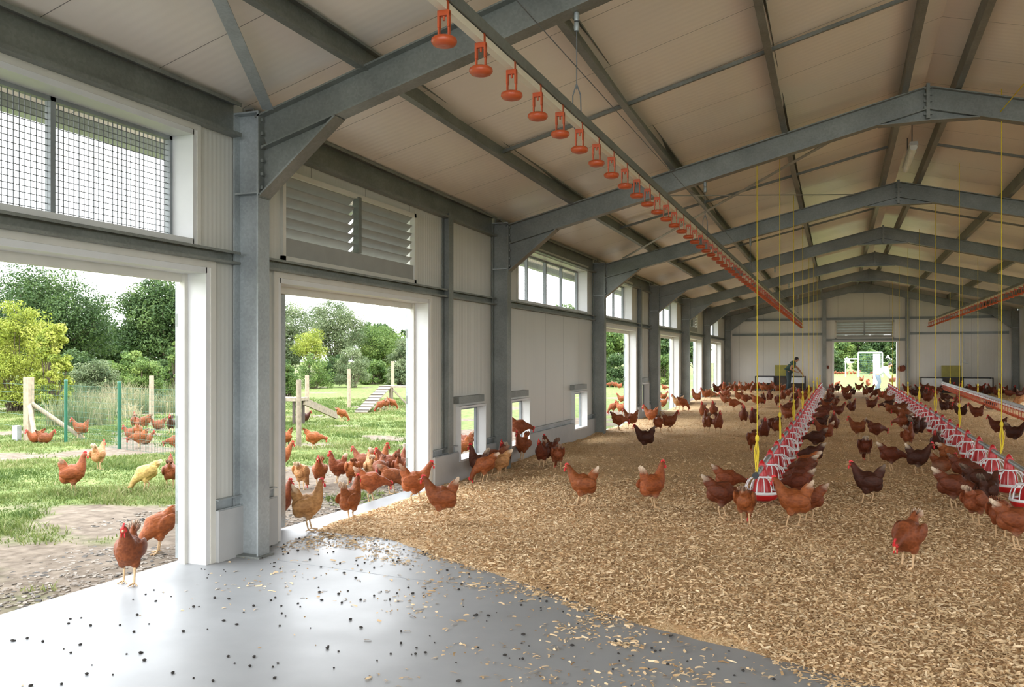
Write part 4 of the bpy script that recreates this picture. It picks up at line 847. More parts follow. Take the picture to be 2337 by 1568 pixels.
HENS = [
    (-4.72, 4.89, 0.0, 302, 'walk', 'b', 1.05, 6.2, '', 'brown hen with a red face stepping over the concrete threshold of the nearest doorway'),
    (-5.39, 5.92, -0.05, 252, 'peck', 'o', 1.04, 7.4, '', 'ruffled orange hen bending down on the bare soil behind the threshold hen'),
    (-8.7, 8.12, -0.05, 49, 'alert', 'o', 1.13, 10.6, '', 'chestnut hen with a white tail standing side-on on the grass'),
    (-10.27, 10.04, -0.05, 108, 'walk', 'p', 1.0, 13.0, '', 'small tawny hen walking away on the grass toward the fence'),
    (-8.03, 8.6, -0.05, 235, 'peck', 'y', 1.02, 10.9, '', 'pale straw-coloured hen grazing with its head in the grass'),
    (-7.96, 8.93, -0.05, 128, 'walk', 'b', 0.97, 11.1, '', 'brown hen with a white tail tip half hidden by the white door jamb'),
    (-10.74, 12.21, -0.05, 221, 'feed', 'o', 0.98, 15.2, '', 'orange hen reaching left beside the door jamb near the fence'),
    (-14.74, 12.84, -0.05, 250, 'sit', 'o', 1.01, 17.2, '', 'left hen of the pair dust-bathing at the foot of the braced wooden post'),
    (-14.45, 12.82, -0.05, 51, 'sit', 'b', 0.98, 17.1, '', 'right hen of the pair dust-bathing at the foot of the braced wooden post'),
    (-14.45, 13.66, -0.05, 218, 'walk', 'o', 1.04, 17.8, '', 'lone orange hen walking left behind the mesh between two green posts'),
    (-11.92, 12.59, -0.05, 238, 'feed', 'o', 0.97, 16.0, '', 'front hen of the huddle just right of the second green post'),
    (-12.47, 13.33, -0.05, 48, 'sit', 'b', 0.97, 16.8, '', 'brown hen lying at the right end of the huddle behind the mesh'),
    (-13.15, 13.84, -0.05, 135, 'alert', 'o', 0.97, 17.6, '', 'upright hen facing away in the middle of the huddle behind the mesh'),
    (-13.63, 14.17, -0.05, 196, 'sit', 'b', 1.04, 18.0, '', 'hen tucked at the back of the huddle behind the green post'),
    (-15.13, 15.84, -0.05, 139, 'walk', 'b', 0.98, 20.1, '', 'brown hen scratching in the shade behind the huddle, left one'),
    (-14.73, 15.73, -0.05, 191, 'peck', 'b', 1.04, 19.9, '', 'brown hen scratching in the shade behind the huddle, right one'),
    (-14.81, 16.23, -0.05, 224, 'sit', 'b', 1.05, 20.4, '', 'brown hen resting below the tall wooden post beyond the mesh'),
    (-13.68, 15.38, -0.05, 302, 'walk', 'd', 1.02, 19.2, '', 'dark hen coming forward at the edge of the door jamb'),
    (-8.81, 13.49, -0.05, 35, 'feed', 'o', 1.04, 15.7, '', 'orange hen walking right on the grass beside the grey wooden stake'),
    (-7.55, 10.73, -0.05, 53, 'walk', 'o', 1.05, 12.7, '', 'orange hen cut off by the left trim of the second doorway, on grass'),
    (-6.29, 9.36, -0.05, 100, 'peck', 'p', 0.99, 11.0, '', 'pale hen bending away at the grass edge of the second doorway'),
    (-6.22, 9.66, -0.05, 296, 'walk', 'o', 0.97, 11.2, '', 'orange hen facing the camera at the grass edge'),
    (-6.18, 10.02, -0.05, 241, 'alert', 'b', 0.97, 11.5, '', 'tall upright hen turned left at the edge of grass and soil'),
    (-5.16, 7.3, -0.05, 55, 'alert', 'b', 1.01, 8.6, '', 'red-faced hen mostly hidden by the left trim of the second doorway'),
    (-4.6, 6.96, 0.0, 38, 'alert', 'p', 1.07, 8.1, '', 'pale buff hen standing on the white concrete threshold facing right'),
    (-4.48, 7.51, 0.0, 81, 'alert', 'o', 0.99, 8.6, '', 'orange hen stepping in over the threshold with its head turned right'),
    (-5.0, 8.81, -0.05, 33, 'feed', 'o', 1.08, 10.0, '', 'long-bodied orange hen stooping right outside the second threshold'),
    (-5.9, 9.92, -0.05, 128, 'peck', 'o', 1.0, 11.4, '', 'orange hen facing away behind the stooping hen'),
    (-5.81, 10.24, -0.05, 128, 'walk', 'p', 0.97, 11.6, '', 'hen with a pale tail facing away in the middle of the doorway group'),
    (-6.26, 10.82, -0.05, 188, 'walk', 'b', 0.96, 12.3, '', 'brown hen at the back left of the doorway group'),
    (-5.96, 10.76, -0.05, 53, 'alert', 'o', 1.04, 12.2, '', 'orange hen raising its neck at the back of the doorway group'),
    (-5.73, 10.58, -0.05, 221, 'walk', 'b', 1.03, 11.9, '', 'brown hen looking left at the back right of the doorway group'),
    (-5.57, 10.07, -0.05, 287, 'feed', 'b', 1.01, 11.4, '', 'brown hen squeezed behind the stooping hen, right of centre'),
    (-5.1, 9.5, -0.05, 30, 'peck', 'b', 0.96, 10.7, '', 'brown hen pecking the soil right of the stooping hen'),
    (-5.4, 10.32, -0.05, 103, 'walk', 'b', 1.05, 11.6, '', 'brown hen against the steel door edge at the group right end'),
    (-4.25, 8.4, 0.033, 32, 'walk', 'o', 1.08, 9.4, '', 'orange hen striding in off the threshold with its head high'),
    (-3.56, 7.63, 0.03, 205, 'walk', 'b', 1.07, 8.4, '', 'glossy brown hen with a bright red comb walking left on shavings'),
    (-12.16, 19.93, -0.05, 39, 'peck', 'o', 0.99, 22.9, '', 'orange hen pecking at the foot of the sloping timber beam'),
    (-13.22, 23.94, -0.05, 229, 'peck', 'b', 1.03, 27.0, '', 'left hen of the three under the plank ramp platform'),
    (-13.49, 24.8, -0.05, 112, 'walk', 'b', 1.03, 28.0, '', 'middle hen of the three under the plank ramp platform'),
    (-13.46, 25.1, -0.05, 43, 'peck', 'o', 1.04, 28.2, '', 'right hen of the three under the plank ramp platform'),
    (-13.08, 19.59, -0.05, 36, 'sit', 'd', 1.05, 22.9, '', 'dark hen lying behind the grey wooden stake'),
    (-9.4, 13.43, -0.05, 228, 'walk', 'o', 0.99, 15.9, '', 'orange hen beside the wire crate at the left trim'),
    (-4.39, 10.14, 0.045, 173, 'alert', 'd', 1.04, 11.0, '', 'dark brown hen below the first pop hole, leftmost of the huddle'),
    (-4.51, 10.72, 0.05, 190, 'feed', 'b', 1.04, 11.6, '', 'hen leaning toward the first pop hole sill'),
    (-4.1, 10.07, 0.045, 212, 'peck', 'o', 0.99, 10.9, '', 'bright orange hen bending left in front of the column huddle'),
    (-4.44, 11.01, 0.052, 279, 'alert', 'm', 0.98, 11.9, '', 'hen facing the room between the first pop hole and the column'),
    (-4.07, 10.48, 0.048, 214, 'feed', 'p', 0.97, 11.2, '', 'tail-up hen with cream feathers beside the second column'),
    (-4.44, 12.38, 0.062, 260, 'walk', 'o', 1.05, 13.1, '', 'orange hen walking out below the second pop hole'),
    (-3.89, 11.66, 0.056, 273, 'walk', 'm', 0.96, 12.3, '', 'mahogany hen facing the camera near the plinth'),
    (-3.85, 11.96, 0.058, 146, 'walk', 'm', 1.01, 12.5, '', 'dark hen behind its pale-tailed neighbour near the plinth'),
    (-3.62, 11.53, 0.055, 117, 'peck', 'b', 0.98, 12.1, '', 'hen showing a raised pale tail near the plinth'),
    (-4.55, 12.55, 0.33, 30, 'feed', 'b', 1.03, 13.3, '', 'hen climbing in through the second pop hole'),
    (-2.51, 8.88, 0.036, 194, 'walk', 'o', 1.05, 9.2, '', 'orange hen with a red comb and raised tail alone on open litter'),
    (-1.79, 9.0, 0.037, 46, 'alert', 'o', 1.09, 9.1, '', 'chestnut hen standing tall on open litter with its head turned right'),
    (-2.93, 14.06, 0.074, 194, 'walk', 'd', 1.05, 14.2, '', 'dark hen walking left alone on the middle of the litter'),
    (-5.78, 13.16, -0.05, 229, 'walk', 'o', 0.97, 14.3, '', 'orange hen seen outside through the first pop hole, nearer one'),
    (-5.98, 13.78, -0.05, 187, 'walk', 'b', 1.05, 15.0, '', 'brown hen seen outside through the first pop hole, farther one'),
    (-4.41, 17.65, 0.099, 36, 'feed', 'o', 1.03, 18.1, '', 'orange hen bending at the third column foot'),
    (-4.09, 18.19, 0.103, 181, 'walk', 'o', 1.0, 18.5, '', 'orange hen standing in the third doorway looking left'),
    (-3.89, 19.31, 0.111, 184, 'walk', 'o', 1.04, 19.5, '', 'bright hen passing left in front of the fourth column'),
    (-3.35, 17.36, 0.097, 103, 'feed', 'b', 1.0, 17.4, '', 'brown hen facing away, middle of three at the fourth column'),
    (-3.16, 17.59, 0.099, 28, 'walk', 'b', 1.04, 17.6, '', 'brown hen striding right from the fourth column'),
    (-6.24, 25.4, -0.05, 221, 'peck', 'o', 1.0, 26.0, '', 'pale-tailed hen outside the third doorway, left one'),
    (-5.89, 24.89, -0.05, 163, 'walk', 'o', 1.03, 25.4, '', 'orange hen outside the third doorway, right one'),
    (-7.21, 30.53, -0.05, 203, 'walk', 'o', 0.99, 31.1, '', 'hen on the grass at the right edge of the third doorway'),
    (-11.85, 47.37, -0.05, 193, 'feed', 'b', 0.97, 48.5, '', 'far hen on the field through the third doorway, leftmost'),
    (-11.41, 46.78, -0.05, 22, 'feed', 'b', 1.05, 47.8, '', 'far hen on the field through the third doorway, middle one'),
    (-10.57, 44.3, -0.05, 201, 'walk', 'o', 1.02, 45.2, '', 'far hen on the field through the third doorway, rightmost'),
    (-5.23, 27.89, -0.05, 21, 'walk', 'o', 0.99, 28.0, '', 'orange hen outside the fourth doorway, nearest to the sill'),
    (-6.14, 32.92, -0.05, 34, 'walk', 'o', 0.98, 33.0, '', 'orange hen outside the fourth doorway, middle one'),
    (-7.93, 42.77, -0.05, 25, 'feed', 'b', 1.04, 42.9, '', 'brown hen outside the fourth doorway, farthest one'),
    (-4.18, 24.52, 0.149, 177, 'walk', 'p', 1.03, 24.4, '', 'left hen of the pair by the fifth column'),
    (-4.0, 24.29, 0.147, 34, 'peck', 'o', 1.02, 24.2, '', 'right hen of the pair by the fifth column'),
    (-4.12, 27.52, 0.171, 186, 'alert', 'o', 1.03, 27.2, '', 'hen facing left in the light of the fifth doorway'),
    (-4.1, 29.47, 0.185, 196, 'walk', 'o', 1.02, 29.1, '', 'left hen of the pair by the sixth column'),
    (-3.99, 29.75, 0.187, 24, 'feed', 'p', 1.0, 29.3, '', 'right hen of the pair by the sixth column'),
    (-4.38, 33.58, 0.214, 202, 'walk', 'b', 1.02, 33.0, '', 'left hen in the light of the last doorway'),
    (-4.21, 33.28, 0.212, 14, 'walk', 'b', 1.05, 32.7, '', 'right hen in the light of the last doorway'),
    (-2.97, 20.93, 0.123, 260, 'alert', 'b', 1.01, 20.7, '', 'back left hen of the four upright hens on lit litter'),
    (-2.8, 21.41, 0.127, 270, 'alert', 'b', 1.01, 21.0, '', 'back right hen of the four upright hens on lit litter'),
    (-2.45, 17.78, 0.1, 114, 'alert', 'b', 1.02, 17.5, '', 'front left hen of the four upright hens on lit litter'),
    (-2.21, 17.6, 0.099, 297, 'alert', 'b', 1.03, 17.3, '', 'front right hen of the four upright hens on lit litter'),
    (-3.12, 26.46, 0.163, 194, 'walk', 'b', 1.03, 25.9, '', 'tail-up hen nearest the camera in the bright patch left of the feeder'),
    (-3.54, 30.05, 0.189, 174, 'walk', 'b', 1.02, 29.4, '', 'hen with a lifted tail behind the bright patch'),
    (-2.65, 24.41, 0.148, 15, 'feed', 'o', 1.03, 23.8, '', 'orange hen heading right in the bright patch left of the feeder'),
    (-2.93, 28.39, 0.177, 203, 'alert', 'o', 1.04, 27.6, '', 'slim upright hen in the bright patch left of the feeder'),
    (-2.59, 27.08, 0.167, 26, 'feed', 'b', 1.02, 26.3, '', 'brown hen stretching right in the bright patch left of the feeder'),
    (-1.93, 19.73, 0.114, 278, 'alert', 'm', 1.05, 19.2, '', 'upright hen facing the camera left of the second rope'),
    (-1.67, 19.13, 0.11, 260, 'alert', 'm', 1.01, 18.5, '', 'hen with cocked head just left of the first yellow rope'),
    (-1.23, 16.16, 0.089, 284, 'alert', 'm', 1.04, 15.6, '', 'stout mahogany hen facing the camera behind the first yellow rope'),
    (-1.29, 14.63, 0.078, 105, 'peck', 'b', 1.0, 14.2, '', 'hen bending forward at the first rope knot'),
    (-1.17, 17.75, 0.1, 197, 'peck', 'm', 1.02, 17.0, '', 'dark hen pecking left behind the second yellow rope'),
    (-1.08, 17.34, 0.097, 87, 'feed', 'b', 0.98, 16.6, '', 'hen pressed against the feeder pipe at the second rope'),
    (-1.07, 20.77, 0.122, 167, 'walk', 'b', 1.01, 19.8, '', 'brown hen beside the feeder pipe between second and third ropes'),
    (-1.14, 23.35, 0.141, 195, 'feed', 'm', 1.0, 22.3, '', 'dark hen stretching left near the third rope'),
    (-1.04, 23.73, 0.143, 64, 'walk', 'b', 1.03, 22.6, '', 'brown hen behind the third rope at the pipe'),
    (-1.06, 8.71, 0.035, 10, 'feed', 'm', 1.08, 8.5, '', 'dark red hen eating from the front left side of the first feeder pan'),
    (-1.14, 9.89, 0.044, 12, 'feed', 'b', 0.97, 9.7, '', 'white-tailed hen reaching into the first pan from behind left'),
    (-0.81, 8.43, 0.033, 85, 'peck', 'o', 1.02, 8.2, '', 'light brown hen bent double in front of the first feeder pan'),
    (-0.38, 8.45, 0.033, 178, 'walk', 'o', 1.1, 8.1, '', 'orange brown hen standing right of the first feeder pan facing left'),
    (-0.25, 8.83, 0.036, 172, 'feed', 'b', 0.96, 8.4, '', 'cream-tailed hen behind the orange brown hen at the first pan'),
    (-0.39, 9.86, 0.043, 162, 'feed', 'm', 0.98, 9.4, '', 'dark-backed hen leaning into the first pan from the right'),
    (-0.39, 10.46, 0.048, 160, 'feed', 'm', 0.97, 9.9, '', 'dark-backed hen waiting behind the first pan, cream tail right'),
    (-0.36, 11.63, 0.056, 187, 'peck', 'o', 0.98, 11.0, '', 'light brown hen pecking right of the second feeder pan'),
    (-0.32, 12.78, 0.064, 167, 'feed', 'd', 0.96, 12.1, '', 'nearly black hen behind the light brown hen at the second pan'),
    (-0.38, 11.2, 0.053, 151, 'feed', 'm', 0.99, 10.6, '', 'mahogany hen tight against the second feeder pan'),
    (-0.33, 15.03, 0.081, 168, 'feed', 'd', 1.01, 14.2, '', 'dark hen right of the fourth feeder pan'),
    (-0.22, 16.2, 0.089, 172, 'walk', 'b', 1.04, 15.3, '', 'brown hen with raised tail right of the fourth feeder pan'),
    (-0.33, 18.22, 0.104, 163, 'feed', 'd', 1.0, 17.2, '', 'dark hen leaning to the fifth feeder pan'),
    (-0.32, 20.4, 0.119, 157, 'feed', 'm', 1.0, 19.2, '', 'brown hen pecking right of the sixth feeder pan'),
    (-0.07, 18.31, 0.104, 270, 'alert', 'm', 1.03, 17.2, '', 'red brown hen facing the camera in the centre aisle'),
    (0.02, 22.36, 0.133, 18, 'walk', 'm', 0.96, 21.0, '', 'hen with a raised tail facing right at the aisle left edge'),
    (0.34, 23.84, 0.144, 61, 'walk', 'm', 0.97, 22.2, '', 'small dark hen turned away in the middle of the far aisle'),
    (0.34, 17.36, 0.097, 184, 'walk', 'b', 0.99, 16.2, '', 'brown hen looking left in the middle of the centre aisle'),
    (0.37, 13.84, 0.072, 93, 'peck', 'm', 1.05, 12.8, '', 'mahogany hen facing away in the middle of the aisle'),
    (0.65, 17.13, 0.096, 23, 'feed', 'm', 1.0, 15.8, '', 'hen bending right in the aisle with a thin upright tail'),
    (0.67, 12.85, 0.065, 12, 'feed', 'm', 1.02, 11.8, '', 'spread-tailed hen stooping right in the aisle'),
    (0.99, 12.6, 0.063, 1, 'walk', 'd', 1.02, 11.5, '', 'dark brown hen with a pink comb walking right in the aisle'),
    (0.3, 10.02, 0.045, 178, 'walk', 'd', 1.06, 9.3, '', 'near-black hen with a raised tail alone in the aisle facing left'),
    (0.49, 7.16, 0.03, 246, 'feed', 'b', 1.11, 6.5, '', 'brown hen with a white tail tip facing the camera, head lowered, front of the aisle'),
    (0.85, 25.2, 0.154, 10, 'walk', 'm', 0.99, 23.3, '', 'hen with pale head feathers in the far aisle near the right feeder'),
    (0.27, 29.43, 0.184, 176, 'walk', 'm', 0.96, 27.5, '', 'pointed-tailed hen in the far aisle, head left'),
    (1.23, 24.97, 0.152, 171, 'feed', 'd', 1.01, 23.0, '', 'long dark hen at the left edge of the right feeder line'),
    (1.21, 23.2, 0.139, 9, 'peck', 'b', 0.97, 21.3, '', 'brown hen crouching in front of the long dark hen'),
    (1.1, 9.92, 0.044, 2, 'feed', 'm', 1.12, 8.9, '', 'large dark brown hen facing right toward the right feeder'),
    (1.2, 9.13, 0.038, 52, 'feed', 'b', 1.0, 8.1, '', 'hen showing a white tail left of the nearest right feeder pan'),
    (1.32, 8.6, 0.034, 66, 'feed', 'b', 0.99, 7.6, '', 'fluffy brown hen facing away beside the nearest right feeder pan'),
    (1.36, 8.15, 0.031, 6, 'feed', 'b', 1.04, 7.2, '', 'brown hen cut off by the right picture edge, in front'),
    (1.42, 10.67, 0.049, 20, 'feed', 'd', 1.04, 9.5, '', 'black-brown hen reaching toward the nearest right feeder pan'),
    (1.42, 9.94, 0.044, 53, 'walk', 'd', 0.98, 8.8, '', 'black-brown hen against the right picture edge by the feeder'),
    (1.42, 11.8, 0.057, 11, 'feed', 'm', 1.0, 10.6, '', 'red-headed hen low beside the second right feeder pan'),
    (1.32, 13.03, 0.066, 3, 'sit', 'b', 0.99, 11.7, '', 'light brown hen crouching left of the right feeder pans'),
    (1.42, 13.24, 0.068, 22, 'peck', 'o', 1.0, 11.9, '', 'tawny hen pecking under the third right feeder pan'),
    (1.42, 14.85, 0.079, 256, 'walk', 'd', 1.0, 13.4, '', 'dark hen facing the camera beside the white pan grills'),
    (1.42, 17.85, 0.101, 239, 'feed', 'd', 1.02, 16.2, '', 'dark hen between the right feeder pans and the aisle'),
    (1.42, 18.89, 0.108, 25, 'feed', 'd', 0.99, 17.2, '', 'black-brown hen eating at the right feeder, aisle side'),
    (1.31, 17.61, 0.099, 60, 'walk', 'd', 1.03, 16.1, '', 'dark hen with its back turned left of the right feeder'),
    (1.09, 15.86, 0.087, 68, 'walk', 'b', 1.01, 14.5, '', 'brown hen walking away toward the right feeder'),
    (1.21, 18.95, 0.109, 153, 'feed', 'b', 1.04, 17.3, '', 'brown hen looking left beside the right feeder'),
    (1.42, 21.4, 0.126, 21, 'feed', 'b', 0.98, 19.6, '', 'brown hen eating at the right feeder by the middle pans'),
    (1.42, 23.01, 0.138, 193, 'feed', 'b', 0.97, 21.1, '', 'brown hen facing left by the middle pans of the right feeder'),
    (1.42, 23.88, 0.144, 174, 'feed', 'm', 0.99, 21.9, '', 'dark brown hen crowding the middle pans of the right feeder'),
    (1.4, 27.72, 0.172, 179, 'walk', 'b', 1.0, 25.5, '', 'tawny hen beside the far pans of the right feeder'),
    (1.36, 30.8, 0.194, 10, 'walk', 'b', 1.01, 28.4, '', 'brown hen beside the far end of the right feeder'),
    (2.55, 24.9, 0.152, 128, 'walk', 'd', 0.97, 22.5, '', 'dark hen behind the second rope right of the feeder'),
    (2.75, 25.14, 0.153, 18, 'walk', 'm', 0.99, 22.6, '', 'dark-headed hen right of the second right rope'),
    (2.68, 22.83, 0.137, 194, 'walk', 'd', 0.99, 20.5, '', 'black hen behind the rope between feeder and drinker line'),
    (2.98, 22.53, 0.135, 172, 'walk', 'm', 1.01, 20.1, '', 'dark hen facing left on open litter right of the feeder'),
    (2.79, 18.46, 0.105, 166, 'walk', 'm', 0.99, 16.3, '', 'tall-tailed hen facing left behind the rope knot'),
    (2.84, 17.03, 0.095, 1, 'walk', 'd', 1.01, 15.0, '', 'dark hen heading right at the right picture edge'),
    (3.27, 28.39, 0.177, 256, 'walk', 'b', 0.98, 25.5, '', 'small brown hen facing the camera under the white drinker pipe'),
    (3.98, 27.35, 0.169, 1, 'sit', 'd', 1.04, 24.2, '', 'dark hen lying under the white drinker pipe'),
    (4.84, 28.43, 0.177, 187, 'peck', 'p', 1.01, 25.0, '', 'pale hen pecking behind the white drinker pipe'),
    (3.05, 29.37, 0.184, 346, 'feed', 'd', 1.03, 26.5, '', 'long dark hen just beyond the second right rope'),
    (-4.22, 35.49, 0.228, 268, 'walk', 'b', 1.04, 34.7, 'hens below the far wall on the left', 'first hen from the left in the row below the far wall beside the man'),
    (-3.9, 34.08, 0.218, 128, 'peck', 'o', 1.0, 33.3, 'hens below the far wall on the left', 'second hen from the left in the row below the far wall beside the man'),
    (-3.96, 35.97, 0.231, 32, 'alert', 'b', 1.0, 35.1, 'hens below the far wall on the left', 'third hen from the left in the row below the far wall beside the man'),
    (-3.7, 34.88, 0.224, 85, 'peck', 'o', 1.0, 34.0, 'hens below the far wall on the left', 'fourth hen from the left in the row below the far wall beside the man'),
    (-3.71, 36.45, 0.235, 114, 'alert', 'o', 1.01, 35.5, 'hens below the far wall on the left', 'fifth hen from the left in the row below the far wall beside the man'),
    (-3.36, 34.62, 0.222, 359, 'walk', 'o', 0.97, 33.6, 'hens below the far wall on the left', 'sixth hen from the left in the row below the far wall beside the man'),
    (-3.34, 36.16, 0.233, 32, 'walk', 'o', 1.05, 35.1, 'hens below the far wall on the left', 'seventh hen from the left in the row below the far wall beside the man'),
    (-3.1, 35.45, 0.228, 244, 'peck', 'b', 0.97, 34.3, 'hens below the far wall on the left', 'eighth hen from the left in the row below the far wall beside the man'),
    (-3.04, 36.66, 0.236, 31, 'feed', 'o', 1.0, 35.4, 'hens below the far wall on the left', 'ninth hen from the left in the row below the far wall beside the man'),
    (-2.78, 35.94, 0.231, 172, 'walk', 'o', 0.97, 34.7, 'hens below the far wall on the left', 'tenth hen from the left in the row below the far wall beside the man'),
    (-2.54, 35.24, 0.226, 199, 'walk', 'b', 1.03, 33.9, 'hens below the far wall on the left', 'eleventh hen from the left in the row below the far wall beside the man'),
    (-2.49, 36.83, 0.238, 101, 'walk', 'b', 1.04, 35.4, 'hens below the far wall on the left', 'twelfth hen from the left in the row below the far wall beside the man'),
    (-2.17, 34.99, 0.224, 161, 'walk', 'b', 1.02, 33.6, 'hens below the far wall on the left', 'thirteenth hen from the left in the row below the far wall beside the man'),
    (-2.0, 35.41, 0.227, 126, 'peck', 'o', 0.99, 33.9, 'hens below the far wall on the left', 'fourteenth hen from the left in the row below the far wall beside the man'),
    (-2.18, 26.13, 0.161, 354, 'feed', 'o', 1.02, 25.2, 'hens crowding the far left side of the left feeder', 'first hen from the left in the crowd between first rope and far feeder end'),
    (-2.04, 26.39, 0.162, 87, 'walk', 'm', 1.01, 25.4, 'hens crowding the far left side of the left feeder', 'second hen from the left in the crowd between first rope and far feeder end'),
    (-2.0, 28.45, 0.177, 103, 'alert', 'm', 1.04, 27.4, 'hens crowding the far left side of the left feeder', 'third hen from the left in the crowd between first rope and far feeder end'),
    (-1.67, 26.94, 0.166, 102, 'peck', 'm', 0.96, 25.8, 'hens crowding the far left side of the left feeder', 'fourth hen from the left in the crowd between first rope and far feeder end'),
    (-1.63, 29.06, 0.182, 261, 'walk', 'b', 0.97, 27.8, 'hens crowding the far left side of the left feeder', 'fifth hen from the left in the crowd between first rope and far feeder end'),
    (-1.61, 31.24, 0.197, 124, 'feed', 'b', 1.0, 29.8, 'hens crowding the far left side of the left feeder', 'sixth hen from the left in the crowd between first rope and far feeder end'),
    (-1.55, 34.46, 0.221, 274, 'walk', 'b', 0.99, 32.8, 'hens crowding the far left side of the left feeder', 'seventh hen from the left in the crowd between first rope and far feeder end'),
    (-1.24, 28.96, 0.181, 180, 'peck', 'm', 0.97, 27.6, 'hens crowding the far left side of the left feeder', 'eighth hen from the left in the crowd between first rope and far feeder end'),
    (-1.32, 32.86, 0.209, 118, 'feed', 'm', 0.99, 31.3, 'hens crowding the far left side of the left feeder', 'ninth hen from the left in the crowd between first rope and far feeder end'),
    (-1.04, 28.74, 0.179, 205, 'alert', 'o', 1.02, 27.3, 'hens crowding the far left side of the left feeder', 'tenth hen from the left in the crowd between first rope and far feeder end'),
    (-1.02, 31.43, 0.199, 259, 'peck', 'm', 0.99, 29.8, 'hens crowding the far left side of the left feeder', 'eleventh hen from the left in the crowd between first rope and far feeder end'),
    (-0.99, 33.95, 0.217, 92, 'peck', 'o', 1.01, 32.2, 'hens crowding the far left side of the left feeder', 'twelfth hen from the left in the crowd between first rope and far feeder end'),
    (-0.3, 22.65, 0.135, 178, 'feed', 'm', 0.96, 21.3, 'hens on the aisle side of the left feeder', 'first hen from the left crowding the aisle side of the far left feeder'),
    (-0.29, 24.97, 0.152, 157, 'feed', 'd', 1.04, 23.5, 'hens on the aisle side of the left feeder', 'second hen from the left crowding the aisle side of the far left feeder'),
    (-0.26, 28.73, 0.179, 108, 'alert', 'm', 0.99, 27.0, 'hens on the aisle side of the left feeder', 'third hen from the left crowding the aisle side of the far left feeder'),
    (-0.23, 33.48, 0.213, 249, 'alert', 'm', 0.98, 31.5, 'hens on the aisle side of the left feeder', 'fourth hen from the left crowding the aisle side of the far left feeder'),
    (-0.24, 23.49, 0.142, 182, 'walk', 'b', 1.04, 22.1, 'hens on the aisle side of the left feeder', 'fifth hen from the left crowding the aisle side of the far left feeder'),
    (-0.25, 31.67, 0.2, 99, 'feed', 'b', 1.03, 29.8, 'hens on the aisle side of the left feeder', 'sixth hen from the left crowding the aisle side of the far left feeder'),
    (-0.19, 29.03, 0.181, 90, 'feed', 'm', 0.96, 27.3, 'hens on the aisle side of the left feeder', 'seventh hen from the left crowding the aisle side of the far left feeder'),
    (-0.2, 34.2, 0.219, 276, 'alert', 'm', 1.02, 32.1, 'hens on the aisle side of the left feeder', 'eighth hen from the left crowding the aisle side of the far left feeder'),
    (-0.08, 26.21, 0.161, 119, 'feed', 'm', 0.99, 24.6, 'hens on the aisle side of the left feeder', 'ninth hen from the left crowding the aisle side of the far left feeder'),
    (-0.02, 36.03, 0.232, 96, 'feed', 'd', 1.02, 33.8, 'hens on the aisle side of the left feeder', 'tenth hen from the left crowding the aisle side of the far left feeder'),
    (0.25, 33.68, 0.215, 202, 'walk', 'b', 1.02, 31.5, 'hens before the far doorway', 'first hen from the left silhouetted on the litter before the far doorway'),
    (0.41, 36.17, 0.233, 85, 'feed', 'b', 0.97, 33.8, 'hens before the far doorway', 'second hen from the left silhouetted on the litter before the far doorway'),
    (0.49, 32.81, 0.209, 99, 'feed', 'd', 0.98, 30.6, 'hens before the far doorway', 'third hen from the left silhouetted on the litter before the far doorway'),
    (0.78, 37.04, 0.239, 6, 'walk', 'b', 0.98, 34.5, 'hens before the far doorway', 'fourth hen from the left silhouetted on the litter before the far doorway'),
    (0.9, 32.94, 0.21, 117, 'walk', 'b', 1.0, 30.6, 'hens before the far doorway', 'fifth hen from the left silhouetted on the litter before the far doorway'),
    (1.09, 34.27, 0.219, 11, 'walk', 'm', 1.02, 31.7, 'hens before the far doorway', 'sixth hen from the left silhouetted on the litter before the far doorway'),
    (1.21, 32.43, 0.206, 201, 'peck', 'm', 0.96, 30.0, 'hens before the far doorway', 'seventh hen from the left silhouetted on the litter before the far doorway'),
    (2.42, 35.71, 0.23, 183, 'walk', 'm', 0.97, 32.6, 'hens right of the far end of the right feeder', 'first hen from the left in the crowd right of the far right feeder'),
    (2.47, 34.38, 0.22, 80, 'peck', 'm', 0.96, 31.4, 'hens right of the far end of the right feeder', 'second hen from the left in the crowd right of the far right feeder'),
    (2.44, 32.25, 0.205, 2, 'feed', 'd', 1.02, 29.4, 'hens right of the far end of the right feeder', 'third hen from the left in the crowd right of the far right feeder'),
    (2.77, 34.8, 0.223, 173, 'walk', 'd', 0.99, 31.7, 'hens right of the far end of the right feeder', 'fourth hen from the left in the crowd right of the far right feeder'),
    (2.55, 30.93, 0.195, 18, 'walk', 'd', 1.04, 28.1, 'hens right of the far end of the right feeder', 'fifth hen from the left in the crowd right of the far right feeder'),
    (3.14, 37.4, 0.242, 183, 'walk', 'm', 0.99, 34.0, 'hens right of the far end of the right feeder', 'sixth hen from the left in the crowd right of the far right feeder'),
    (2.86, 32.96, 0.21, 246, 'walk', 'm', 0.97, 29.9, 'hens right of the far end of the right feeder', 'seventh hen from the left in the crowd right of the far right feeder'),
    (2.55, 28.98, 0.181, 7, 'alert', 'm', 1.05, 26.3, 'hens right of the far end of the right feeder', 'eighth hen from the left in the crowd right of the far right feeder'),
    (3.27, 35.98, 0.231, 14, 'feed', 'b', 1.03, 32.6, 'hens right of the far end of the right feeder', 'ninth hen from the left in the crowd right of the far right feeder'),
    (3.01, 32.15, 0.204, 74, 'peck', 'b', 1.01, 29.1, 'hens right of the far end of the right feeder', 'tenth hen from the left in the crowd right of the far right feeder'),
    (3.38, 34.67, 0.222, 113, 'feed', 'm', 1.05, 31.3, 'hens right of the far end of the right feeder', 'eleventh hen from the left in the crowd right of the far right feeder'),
    (4.25, 37.0, 0.239, 183, 'alert', 'm', 0.98, 33.2, 'hens behind the white drinker line', 'first hen from the left in the shade behind the white drinker pipe'),
